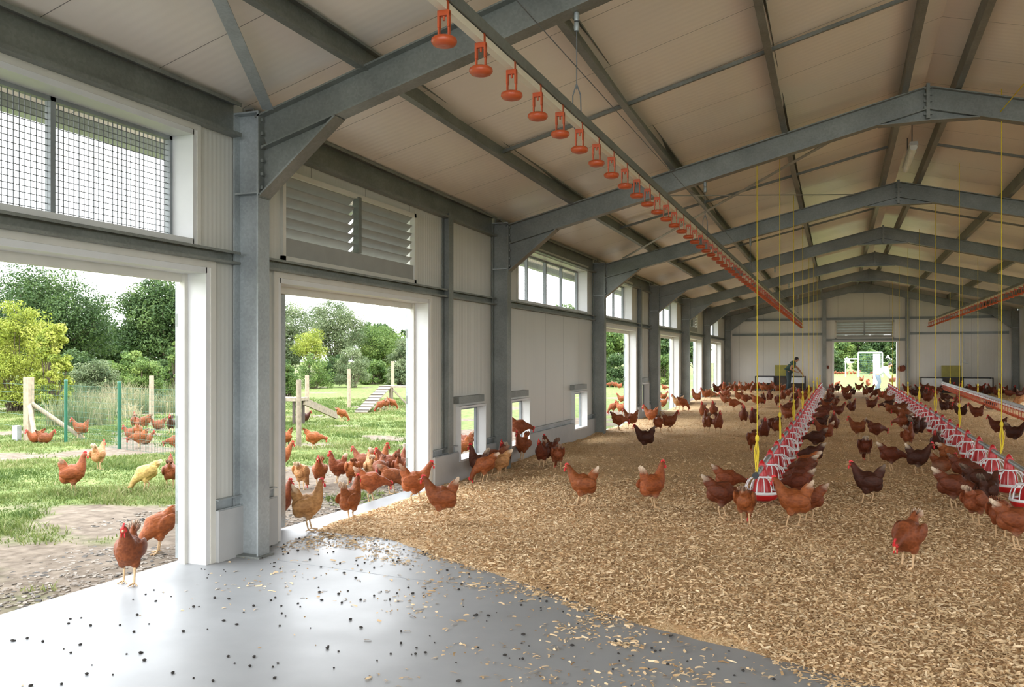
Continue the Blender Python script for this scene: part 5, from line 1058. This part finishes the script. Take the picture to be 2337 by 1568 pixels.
    (4.29, 35.61, 0.229, 195, 'alert', 'd', 0.97, 31.9, 'hens behind the white drinker line', 'second hen from the left in the shade behind the white drinker pipe'),
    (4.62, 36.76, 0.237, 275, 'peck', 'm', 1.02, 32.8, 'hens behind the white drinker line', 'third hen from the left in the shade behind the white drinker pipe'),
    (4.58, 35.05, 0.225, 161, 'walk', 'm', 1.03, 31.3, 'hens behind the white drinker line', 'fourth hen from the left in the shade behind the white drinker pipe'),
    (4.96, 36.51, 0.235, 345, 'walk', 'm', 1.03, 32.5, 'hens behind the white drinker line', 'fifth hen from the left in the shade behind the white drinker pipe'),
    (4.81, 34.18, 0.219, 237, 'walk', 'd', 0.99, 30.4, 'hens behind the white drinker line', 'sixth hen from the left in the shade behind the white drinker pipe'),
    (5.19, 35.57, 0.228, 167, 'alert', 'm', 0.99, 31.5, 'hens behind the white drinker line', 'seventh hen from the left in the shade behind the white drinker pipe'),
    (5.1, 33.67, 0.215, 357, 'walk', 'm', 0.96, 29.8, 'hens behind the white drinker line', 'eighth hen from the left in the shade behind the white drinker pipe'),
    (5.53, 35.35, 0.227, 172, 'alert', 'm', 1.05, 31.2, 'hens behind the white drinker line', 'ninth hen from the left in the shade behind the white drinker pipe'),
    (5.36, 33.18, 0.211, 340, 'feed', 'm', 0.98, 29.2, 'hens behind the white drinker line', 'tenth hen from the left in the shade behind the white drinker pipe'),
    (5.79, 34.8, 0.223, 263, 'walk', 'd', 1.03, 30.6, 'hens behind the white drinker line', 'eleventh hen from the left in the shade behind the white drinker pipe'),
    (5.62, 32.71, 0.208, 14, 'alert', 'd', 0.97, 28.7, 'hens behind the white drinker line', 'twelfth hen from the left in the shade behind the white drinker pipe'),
    (-0.54, 87.34, 0.0, 245, 'peck', 'b', 1.0, 82.1, 'hens in a row on the far field', 'first hen from the left in the tiny row across the far field'),
    (-0.32, 89.72, 0.0, 188, 'peck', 'o', 1.0, 84.2, 'hens in a row on the far field', 'second hen from the left in the tiny row across the far field'),
    (-0.04, 87.51, 0.0, 184, 'walk', 'b', 1.01, 82.0, 'hens in a row on the far field', 'third hen from the left in the tiny row across the far field'),
    (0.23, 87.64, 0.0, 25, 'feed', 'b', 0.98, 82.1, 'hens in a row on the far field', 'fourth hen from the left in the tiny row across the far field'),
    (0.54, 87.74, 0.0, 352, 'walk', 'o', 1.02, 82.1, 'hens in a row on the far field', 'fifth hen from the left in the tiny row across the far field'),
    (0.87, 90.16, 0.0, 261, 'peck', 'b', 0.98, 84.2, 'hens in a row on the far field', 'sixth hen from the left in the tiny row across the far field'),
    (1.15, 87.97, 0.0, 190, 'alert', 'o', 1.03, 82.1, 'hens in a row on the far field', 'seventh hen from the left in the tiny row across the far field'),
    (1.46, 88.08, 0.0, 198, 'alert', 'b', 1.03, 82.1, 'hens in a row on the far field', 'eighth hen from the left in the tiny row across the far field'),
    (1.85, 90.53, 0.0, 356, 'walk', 'b', 0.97, 84.2, 'hens in a row on the far field', 'ninth hen from the left in the tiny row across the far field'),
    (-0.02, 50.95, 0.0, 176, 'peck', 'b', 0.98, 47.8, 'hens on the grass outside the far doorway', 'first hen from the left on the pale grass just outside the far doorway'),
    (1.47, 61.51, 0.0, 28, 'alert', 'b', 1.03, 57.1, 'hens on the grass outside the far doorway', 'second hen from the left on the pale grass just outside the far doorway'),
    (1.67, 56.59, 0.0, 112, 'peck', 'o', 1.03, 52.5, 'hens on the grass outside the far doorway', 'third hen from the left on the pale grass just outside the far doorway'),
    (1.52, 50.77, 0.0, 249, 'walk', 'b', 1.01, 47.1, 'hens on the grass outside the far doorway', 'fourth hen from the left on the pale grass just outside the far doorway'),
    (3.04, 90.97, 0.0, 163, 'peck', 'b', 0.96, 84.2, 'hens on the grass outside the far doorway', 'fifth hen from the left on the pale grass just outside the far doorway'),
    (2.43, 69.18, 0.0, 88, 'walk', 'b', 1.01, 64.0, 'hens on the grass outside the far doorway', 'sixth hen from the left on the pale grass just outside the far doorway'),
]

# ---------------------------------------------------------------- hens
def evaluated(o):
    bpy.context.view_layer.update(); dg = bpy.context.evaluated_depsgraph_get()
    me = bpy.data.meshes.new_from_object(o.evaluated_get(dg)); return me
POSES = {
 'alert': (14, [(.090, .312, .068), (.103, .360, .051), (.110, .400, .038), (.119, .429, .032), (.138, .440, .029), (.158, .436, .018)], 0, .02, 52),
 'walk': (8, [(.106, .298, .067), (.134, .343, .049), (.155, .379, .037), (.172, .404, .032), (.194, .413, .029), (.214, .407, .018)], 0, .055, 48),
 'feed': (-4, [(.118, .236, .068), (.165, .240, .050), (.203, .229, .038), (.233, .215, .032), (.257, .203, .029), (.278, .191, .018)], 0, .03, 44),
 'peck': (-16, [(.118, .190, .066), (.163, .160, .050), (.192, .118, .038), (.208, .083, .032), (.218, .058, .028), (.226, .036, .016)], 0, .04, 48),
 'sit': (2, [(.106, .272, .066), (.132, .307, .048), (.152, .337, .037), (.170, .358, .032), (.192, .366, .029), (.212, .360, .018)], -.125, 0, 40),
}
def hen_shapes(pose):
    pitch, neck, drop, stride, tail = POSES[pose]; b = MB(); pr = math.radians(pitch)
    def R(x, z): x0, z0 = x, z - .2; return x0 * math.cos(pr) - z0 * math.sin(pr), .2 + x0 * math.sin(pr) + z0 * math.cos(pr) + drop
    body = [(-.152, .292, .015, .022), (-.132, .280, .042, .050), (-.088, .257, .076, .084), (-.032, .239, .097, .108), (.028, .236, .100, .113), (.074, .252, .083, .098)]
    C = [(*R(x, z), w, h) for x, z, w, h in body] + [(x, z + drop, r * .92, r) for x, z, r in neck]
    rings = []
    for i, (x, z, w, h) in enumerate(C):
        p, q = C[max(0, i - 1)], C[min(len(C) - 1, i + 1)]; rings.append(((x, 0, z), w, h, math.atan2(q[1] - p[1], q[0] - p[0])))
    b.loft(rings, 16)
    ta = math.radians(tail) + pr
    ca, sa = math.cos(ta), math.sin(ta); bx, bz = R(-.075, .270); tr = []
    for q, w, hh in ((0, .060, .062), (.045, .046, .060), (.085, .032, .056), (.120, .020, .050), (.148, .011, .040)):
        tr.append(((bx - q * ca, 0, bz + q * sa), w, hh, PI - ta))
    b.loft(tr, 14)
    tf = MB()                                                       # the fan of tail feathers
    for i, (y, dt, L) in enumerate(((-.022, -.42, .085), (.022, -.42, .085), (-.017, -.20, .10), (.017, -.20, .10), (-.011, .02, .108), (.011, .02, .108), (-.005, .22, .104), (.005, .22, .104), (0, .40, .09))):
        a_ = ta + dt * 1.1; ox, oz = bx - .088 * ca - dt * .075 * sa, bz + .088 * sa - dt * .075 * ca
        ex, ez = ox - L * math.cos(a_), oz + L * math.sin(a_); nx_, nz_ = math.sin(a_) * .021, math.cos(a_) * .021; y2 = y * 2.1
        P4 = [(ox + nx_ * .5, oz + nz_ * .5, y), ((ox + 2 * ex) / 3 + nx_, (oz + 2 * ez) / 3 + nz_, (y + 2 * y2) / 3), (ex + nx_ * .35, ez + nz_ * .35, y2), (ex - nx_ * .35, ez - nz_ * .35, y2), ((ox + 2 * ex) / 3 - nx_, (oz + 2 * ez) / 3 - nz_, (y + 2 * y2) / 3), (ox - nx_ * .5, oz - nz_ * .5, y)]
        tf.add([(p_[0], p_[2] + t_, p_[1]) for t_ in (-.0022, .0022) for p_ in P4], [(0, 1, 2, 3, 4, 5), (11, 10, 9, 8, 7, 6)] + [(j, (j + 1) % 6, 6 + (j + 1) % 6, 6 + j) for j in range(6)], 0, False)
    tip = (bx - ca * .20, bz + sa * .20)
    x, z = R(-.095, .218); b.ell((x, 0, z), (.074, .070, .074))
    for s in (-1, 1):
        x, z = R(-.045, .256); b.ell((x, s * .086, z), (.118, .024, .062), Matrix.Rotation(math.radians(9) - pr, 3, 'Y'))
        if not drop: b.ell((.005 + s * stride * .35, s * .048, .168), (.048, .036, .062))
    lg = MB()
    if not drop:
        for s in (-1, 1):
            fx = .02 + s * stride; k = (.012 + s * stride * .4, s * .046, .135); hk = (fx - .028, s * .046, .10); an = (fx - .006, s * .046, .016)
            lg.tube(k, hk, .013, .0095, 8); lg.tube(hk, an, .0085, .0075, 8)
            for a in (-.55, 0, .55): lg.tube(an, (fx + .062 * math.cos(a), s * .046 + .062 * math.sin(a), .006), .0072, .004, 6)
            lg.tube(an, (fx - .036, s * .046, .006), .006, .003, 6)
    h0, h1 = neck[-2], neck[-1]; hx, hz = h0[0], h0[1] + drop; ha = math.atan2(h1[1] - neck[-3][1], h1[0] - neck[-3][0])
    return b, lg, (hx, hz, ha), tip, tf
def head_parts(hx, hz, ha):
    """comb, wattles, beak and eyes set on the head"""
    def P(a, y, c): return (hx + a * math.cos(ha) - c * math.sin(ha), y, hz + a * math.sin(ha) + c * math.cos(ha))
    comb = MB(); prof = [(-.024, .018), (-.022, .036), (-.014, .031), (-.008, .046), (.002, .035), (.009, .044), (.016, .033), (.022, .036), (.027, .014), (.0, .016)]
    n = len(prof); comb.add([P(a, y, c) for y in (-.0045, .0045) for a, c in prof], [tuple(range(n))[::-1], tuple(range(n, 2 * n))] + [(i, (i + 1) % n, n + (i + 1) % n, n + i) for i in range(n)])
    wat = []
    for s in (-1, 1): w = MB(); w.ell(P(.024, s * .011, -.036), (.011, .005, .019)); wat.append(w)
    bk = MB(); rot = Matrix.Rotation(-ha, 3, 'Y'); bk.sweep([(.0075 * math.cos(2 * PI * i / 8), .0095 * math.sin(2 * PI * i / 8)) for i in range(8)], P(.022, 0, -.004), P(.056, 0, -.014), (0, 1, 0), 0, True, .12)
    ey = []
    for s in (-1, 1): e = MB(); e.ell(P(.010, s * .0255, .006), (.0055, .004, .0055), n=8); ey.append(e)
    return comb, wat, bk, ey
PROTO = {}
def proto(pose):
    b, lg, (hx, hz, ha), tip, tf = hen_shapes(pose); res = {}
    for q, vox in (('near', .0068), ('far', .0125)):
        tmp = bpy.data.objects.new('tmp', b.mesh('tmp', M['hen'])); COL.objects.link(tmp)
        m = tmp.modifiers.new('r', 'REMESH'); m.mode = 'VOXEL'; m.voxel_size = vox; m.use_smooth_shade = True
        s = tmp.modifiers.new('s', 'SMOOTH'); s.factor = .5; s.iterations = 3 if q == 'near' else 1
        me = evaluated(tmp); bpy.data.objects.remove(tmp)
        bm = bmesh.new(); bm.from_mesh(me); co = np.array([v.co[:] for v in bm.verts])
        mi0 = 1
        parts = [(lg, 1)]
        comb, wat, bk, ey = head_parts(hx, hz, ha)
        if q == 'far': parts += [(tf, 0), (comb, 2), (wat[0], 2), (wat[1], 2), (bk, 3)]
        for mb, mi in parts:
            vs = [bm.verts.new(v) for v in mb.v]
            for f in mb.f:
                try: F = bm.faces.new([vs[i] for i in f]); F.material_index = mi; F.smooth = True
                except ValueError: pass
        bm.normal_update(); me2 = bpy.data.meshes.new(f'hen_{pose}_{q}'); bm.to_mesh(me2); bm.free()
        for mt in ('hen', 'leg', 'comb', 'beak'): me2.materials.append(M[mt])
        if q == 'far': co = np.array([v.co[:] for v in me2.vertices])
        n = len(me2.vertices); z = np.zeros((n, 4), np.float32); z[:, 3] = 1; nb = len(co)
        dt = np.hypot(co[:, 0] - tip[0], co[:, 2] - tip[1]); z[:nb, 0] = np.clip((.085 - dt) / .06, 0, 1) * .9
        low = np.clip((.155 - co[:, 2]) / .05, 0, 1) * np.clip((.06 - co[:, 0]) / .1, 0, 1) * .35; z[:nb, 0] = np.maximum(z[:nb, 0], low)
        fx, fz = hx + .018 * math.cos(ha), hz + .018 * math.sin(ha) - .004
        dh = np.sqrt((co[:, 0] - fx) ** 2 + (co[:, 2] - fz) ** 2 + (co[:, 1] * .5) ** 2); z[:nb, 1] = np.clip((.026 - dh) / .008, 0, 1)
        dn = np.hypot(co[:, 0] - hx, co[:, 2] - hz); z[:nb, 2] = np.clip((.13 - dn) / .09, 0, 1) * .35
        at_ = me2.color_attributes.new('zone', 'FLOAT_COLOR', 'POINT'); at_.data.foreach_set('color', z.ravel())
        res[q] = me2
    tm = tf.mesh('tail_feathers', M['hen']); c2 = np.array(tf.v); d2 = np.hypot(c2[:, 0] - tip[0], c2[:, 2] - tip[1]); zz = np.zeros((len(c2), 4), np.float32); zz[:, 0] = np.clip((.085 - d2) / .06, 0, 1); zz[:, 3] = 1
    tm.color_attributes.new('zone', 'FLOAT_COLOR', 'POINT').data.foreach_set('color', zz.ravel()); res['tail'] = tm
    res['comb'] = comb.mesh('comb', M['comb']); res['wattle'] = [w.mesh('wattle', M['comb']) for w in wat]; res['beak'] = bk.mesh('beak', M['beak']); res['eye'] = [e.mesh('eye', M['eye']) for e in ey]
    PROTO[pose] = res
for p_ in POSES: proto(p_)
TONE = {'o': (.235, .062, .015), 'b': (.18, .046, .013), 'm': (.105, .023, .007), 'd': (.050, .013, .005), 'p': (.36, .17, .065), 'y': (.38, .26, .08)}  # tones also carry light: orange by the doors, darker on the dim right
rh_ = random.Random(3)
for (x, y, z, rot, pose, tone, sc, dep, grp, label) in HENS:
    if z > 0 and y < 38.9 and label.find('second pop hole') < 0 and x < -4.22: x = -4.22
    p = PROTO[pose]; near = dep < 15.5
    o = bpy.data.objects.new('hen', p['near' if near else 'far']); COL.objects.link(o)
    o.location = (x, y, z + (.012 if z > 0 and y > 8 and x > -4.5 else 0)); o.rotation_euler = (0, 0, math.radians(rot)); o.scale = (sc * .82, sc * .93, sc * .955)
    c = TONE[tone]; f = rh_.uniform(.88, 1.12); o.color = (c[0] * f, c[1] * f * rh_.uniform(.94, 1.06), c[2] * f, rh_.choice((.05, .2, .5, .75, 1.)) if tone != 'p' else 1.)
    tag(o, label, 'hen', grp or ('hens near the camera' if near else 'hens further off'))
    if near:
        for nm, me in (('tail_feathers', p['tail']), ('comb', p['comb']), ('wattle', p['wattle'][0]), ('wattle', p['wattle'][1]), ('beak', p['beak']), ('eye', p['eye'][0]), ('eye', p['eye'][1])):
            q = bpy.data.objects.new(nm, me); COL.objects.link(q); q.parent = o; q.color = o.color

# ---------------------------------------------------------------- people
def skin_mesh(name, chains, mat, parent=None, sub=2):
    """chains: lists of (x, y, z, radius); chains that start at an existing point join there"""
    bm = bmesh.new(); key = {}; rad = {}; root = None
    for ch in chains:
        prev = None
        for x, y, z, r in ch:
            k = (round(x, 4), round(y, 4), round(z, 4))
            if k not in key: key[k] = bm.verts.new((x, y, z)); rad[k] = r
            if prev is not None and prev is not key[k]:
                try: bm.edges.new((prev, key[k]))
                except ValueError: pass
            prev = key[k]
    me = bpy.data.meshes.new('t'); bm.verts.ensure_lookup_table(); order = {v.index: None for v in bm.verts}
    bm.verts.index_update(); rl = [0] * len(bm.verts)
    for k, v in key.items(): rl[v.index] = rad[k]
    bm.to_mesh(me); bm.free(); t = bpy.data.objects.new('t', me); COL.objects.link(t)
    m = t.modifiers.new('s', 'SKIN'); m.use_smooth_shade = True
    for sv, r in zip(me.skin_vertices[0].data, rl): sv.radius = (r, r)
    me.skin_vertices[0].data[0].use_root = True
    s = t.modifiers.new('d', 'SUBSURF'); s.levels = sub; s.render_levels = sub
    e = evaluated(t); bpy.data.objects.remove(t); e.materials.clear(); e.materials.append(mat)
    e.polygons.foreach_set('use_smooth', [True] * len(e.polygons))
    o = bpy.data.objects.new(name, e); COL.objects.link(o)
    if parent is not None: o.parent = parent
    return o
def hand(wr, d, side):
    """palm and five fingers from a wrist point along direction d"""
    w = Vector(wr); d = Vector(d).normalized(); s = Vector((0, side, 0)); s = (s - d * s.dot(d)).normalized(); n = d.cross(s)
    pm = w + d * .055; ch = [[(*w, .024), (*pm, .028)]]
    for i, (o_, L) in enumerate(((-.03, .075), (-.011, .085), (.010, .08), (.029, .062))):
        a = w + d * .088 + s * o_; b = a + d * L * .5 + n * .004; c = a + d * L + n * .018; ch.append([(*pm, .028), (*a, .0105), (*b, .0095), (*c, .008)])
    a = w + d * .045 - s * .036; ch.append([(*pm, .028), (*a, .012), (*(a + d * .035 - s * .022), .0105), (*(a + d * .062 - s * .022), .009)])
    return ch
def person(loc, rotz, J, mats, label, longsleeve):
    hip, ch, nk, hd = J['hip'], J['chest'], J['neck'], J['head']
    mid = tuple((a + b) / 2 for a, b in zip(hip, ch))
    B = [[(*hip, .085), (*mid, .100), (*ch, .115), (*nk, .058), (*hd, .104), (hd[0] + .035, hd[1], hd[2] - .05, .080)]]
    sh, tr, bt = [[(*mid, .165), (*ch, .170), (*nk, .075)]], [], []
    sh.append([(hip[0] - .01, hip[1], hip[2] - .03, .150), (*hip, .158), (*mid, .162)])
    for s in ('l', 'r'):
        S, E, Wr = J['sh_' + s], J['el_' + s], J['wr_' + s]; H, K, A, T = J['hp_' + s], J['kn_' + s], J['an_' + s], J['to_' + s]
        m = tuple((a + b) / 2 for a, b in zip(S, E)); f = tuple((a + b) / 2 for a, b in zip(E, Wr))
        B.append([(*ch, .115), (*S, .056), (*m, .05), (*E, .042), (*f, .038), (*Wr, .027)]); B += hand(Wr, Vector(Wr) - Vector(E), -1 if s == 'l' else 1)
        B.append([(*hip, .085), (*H, .070), (*K, .062), (*A, .040), (*T, .034)])
        sh.append([(*ch, .170), (*S, .092), (*m, .082)] + ([(*E, .062), (*Wr, .045)] if longsleeve else []))
        km = tuple((a + b) / 2 for a, b in zip(H, K)); am = tuple((a + b) / 2 for a, b in zip(K, A))
        tr.append([(hip[0], hip[1], hip[2] + .06, .125), (*hip, .138), (*H, .120), (*km, .100), (*K, .080), (*am, .074), (A[0], A[1], A[2] + .03, .064)]); bt.append([(A[0], A[1], A[2] + .06, .058), (*A, .056), (*T, .046)])
    o = skin_mesh('person', B, mats[0]); o.location = loc; o.rotation_euler = (0, 0, rotz); tag(o, label, 'person')
    skin_mesh('shirt', sh, mats[1], o); skin_mesh('trousers', tr, mats[2], o)
    for c in bt: skin_mesh('boot', [c], M['black'], o)
    b = MB(); dv = Vector((.03, 0, -.045)); b.ell((hd[0] - .034, hd[1], hd[2] + .034), (.088, .088, .080), Matrix.Rotation(-.5, 3, 'Y'), 16); h = b.mesh('hair', M['hair']); q = bpy.data.objects.new('hair', h); COL.objects.link(q); q.parent = o
    b = MB(); b.ell((hd[0] + .066, hd[1], hd[2] - .03), (.016, .012, .022)); b.ell((hd[0] + .0, hd[1] + .078, hd[2] - .02), (.018, .01, .028)); b.ell((hd[0] + .0, hd[1] - .078, hd[2] - .02), (.018, .01, .028))
    q = bpy.data.objects.new('nose_and_ears', b.mesh('face', mats[0])); COL.objects.link(q); q.parent = o
    return o
J1 = dict(hip=(0, 0, .86), chest=(.15, 0, 1.12), neck=(.26, 0, 1.25), head=(.345, 0, 1.31), sh_l=(.18, .18, 1.15), el_l=(.40, .22, .96), wr_l=(.55, .20, .76), sh_r=(.16, -.18, 1.15), el_r=(.03, -.27, .93), wr_r=(.22, -.24, .84),
          hp_l=(0, .09, .82), kn_l=(.03, .10, .45), an_l=(-.02, .10, .07), to_l=(.14, .11, .045), hp_r=(0, -.09, .82), kn_r=(.01, -.10, .45), an_r=(-.05, -.11, .07), to_r=(.11, -.12, .045))
person((-1.86, 37.0, zl(37.)), math.radians(12), J1, (M['skin'], M['shirt_green'], M['trouser']), 'person in a dark green t-shirt and dark trousers leaning over the left nest bench', False)
J2 = dict(hip=(0, 0, .88), chest=(.36, 0, 1.10), neck=(.50, 0, 1.20), head=(.60, 0, 1.30), sh_l=(.38, .19, 1.10), el_l=(.46, .24, .84), wr_l=(.60, .16, .66), sh_r=(.38, -.19, 1.10), el_r=(.44, -.24, .84), wr_r=(.60, -.16, .66),
          hp_l=(0, .09, .84), kn_l=(.10, .10, .46), an_l=(-.10, .11, .07), to_l=(.06, .12, .045), hp_r=(0, -.09, .84), kn_r=(.10, -.12, .47), an_r=(.04, -.12, .07), to_r=(.20, -.13, .045))
person((1.78, 45.6, -.01), math.radians(-8), J2, (M['skin'], M['shirt_white'], M['jeans']), 'person in a white shirt and grey-blue jeans bending outside the far doorway', True)
b = MB(); b.lathe([(0, 0), (.13, 0), (.17, .2), (.155, .2), (.12, .02), (0, .02)], (2.44, 45.5, .48), 16); tag(b.build('basket', M['brown']), 'brown basket held by the bending person in the far doorway', 'basket')

# ---------------------------------------------------------------- daylight and camera
w = bpy.data.worlds.new('overcast_sky'); SC.world = w; w.use_nodes = True; nt = w.node_tree; nt.nodes.clear()
o = nt.nodes.new('ShaderNodeOutputWorld'); bg = nt.nodes.new('ShaderNodeBackground'); t = nt.nodes.new('ShaderNodeTexCoord'); sx = nt.nodes.new('ShaderNodeSeparateXYZ')
nt.links.new(t.outputs['Generated'], sx.inputs[0]); r = ramp(nt, sx.outputs[2], [(0, (.97, .985, 1.)), (1, (.86, .93, 1.))]); nt.links.new(r.outputs[0], bg.inputs[0]); bg.inputs[1].default_value = 1.0; nt.links.new(bg.outputs[0], o.inputs[0])
def portal_light(name, loc, rot, sx_, sy):
    l = bpy.data.lights.new(name, 'AREA'); l.shape = 'RECTANGLE'; l.size = sx_; l.size_y = sy; l.cycles.is_portal = True
    ob = bpy.data.objects.new(name, l); COL.objects.link(ob); ob.location = loc; ob.rotation_euler = rot
for i, (a, c) in enumerate(DOORS): portal_light('door_daylight', (OUTX - .02, (a + c) / 2, DZ / 2), (0, -PI / 2, 0), DZ, c - a)
for a, c, _ in WINS: portal_light('window_daylight', (OUTX - .02, (a + c) / 2, (WZ0 + WZ1) / 2), (0, -PI / 2, 0), WZ1 - WZ0, c - a)
portal_light('door_daylight', (1.05, ENDY + .2, 1.15), (-PI / 2, 0, 0), 2.4, 2.3)
portal_light('open_end_daylight', (1.0, NEARY, 2.4), (PI / 2, 0, 0), 11.4, 4.9)
for a, c, z0, z1 in rh: portal_light('right_daylight', (6.87, (a + c) / 2, (z0 + z1) / 2), (0, PI / 2, 0), z1 - z0, c - a)
cam = bpy.data.cameras.new('camera'); co = bpy.data.objects.new('camera', cam); COL.objects.link(co)
cam.sensor_fit = 'HORIZONTAL'; cam.sensor_width = 36; cam.lens = 36 * 2000 / 2337; cam.shift_y = (818 - 784) / 2337; cam.clip_start = .05; cam.clip_end = 800
co.location = (0, 0, 1.6); co.rotation_euler = (PI / 2, 0, TH); SC.camera = co
vs = SC.view_settings; vs.view_transform = 'Standard'; vs.look = 'None'; vs.gamma = 1; vs.exposure = 2.78; vs.use_curve_mapping = False
cy = SC.cycles; cy.use_denoising = True; cy.max_bounces = 10; cy.diffuse_bounces = 7; cy.glossy_bounces = 3; cy.transmission_bounces = 3; cy.transparent_max_bounces = 4
cy.caustics_reflective = False; cy.caustics_refractive = False; cy.sample_clamp_indirect = 8
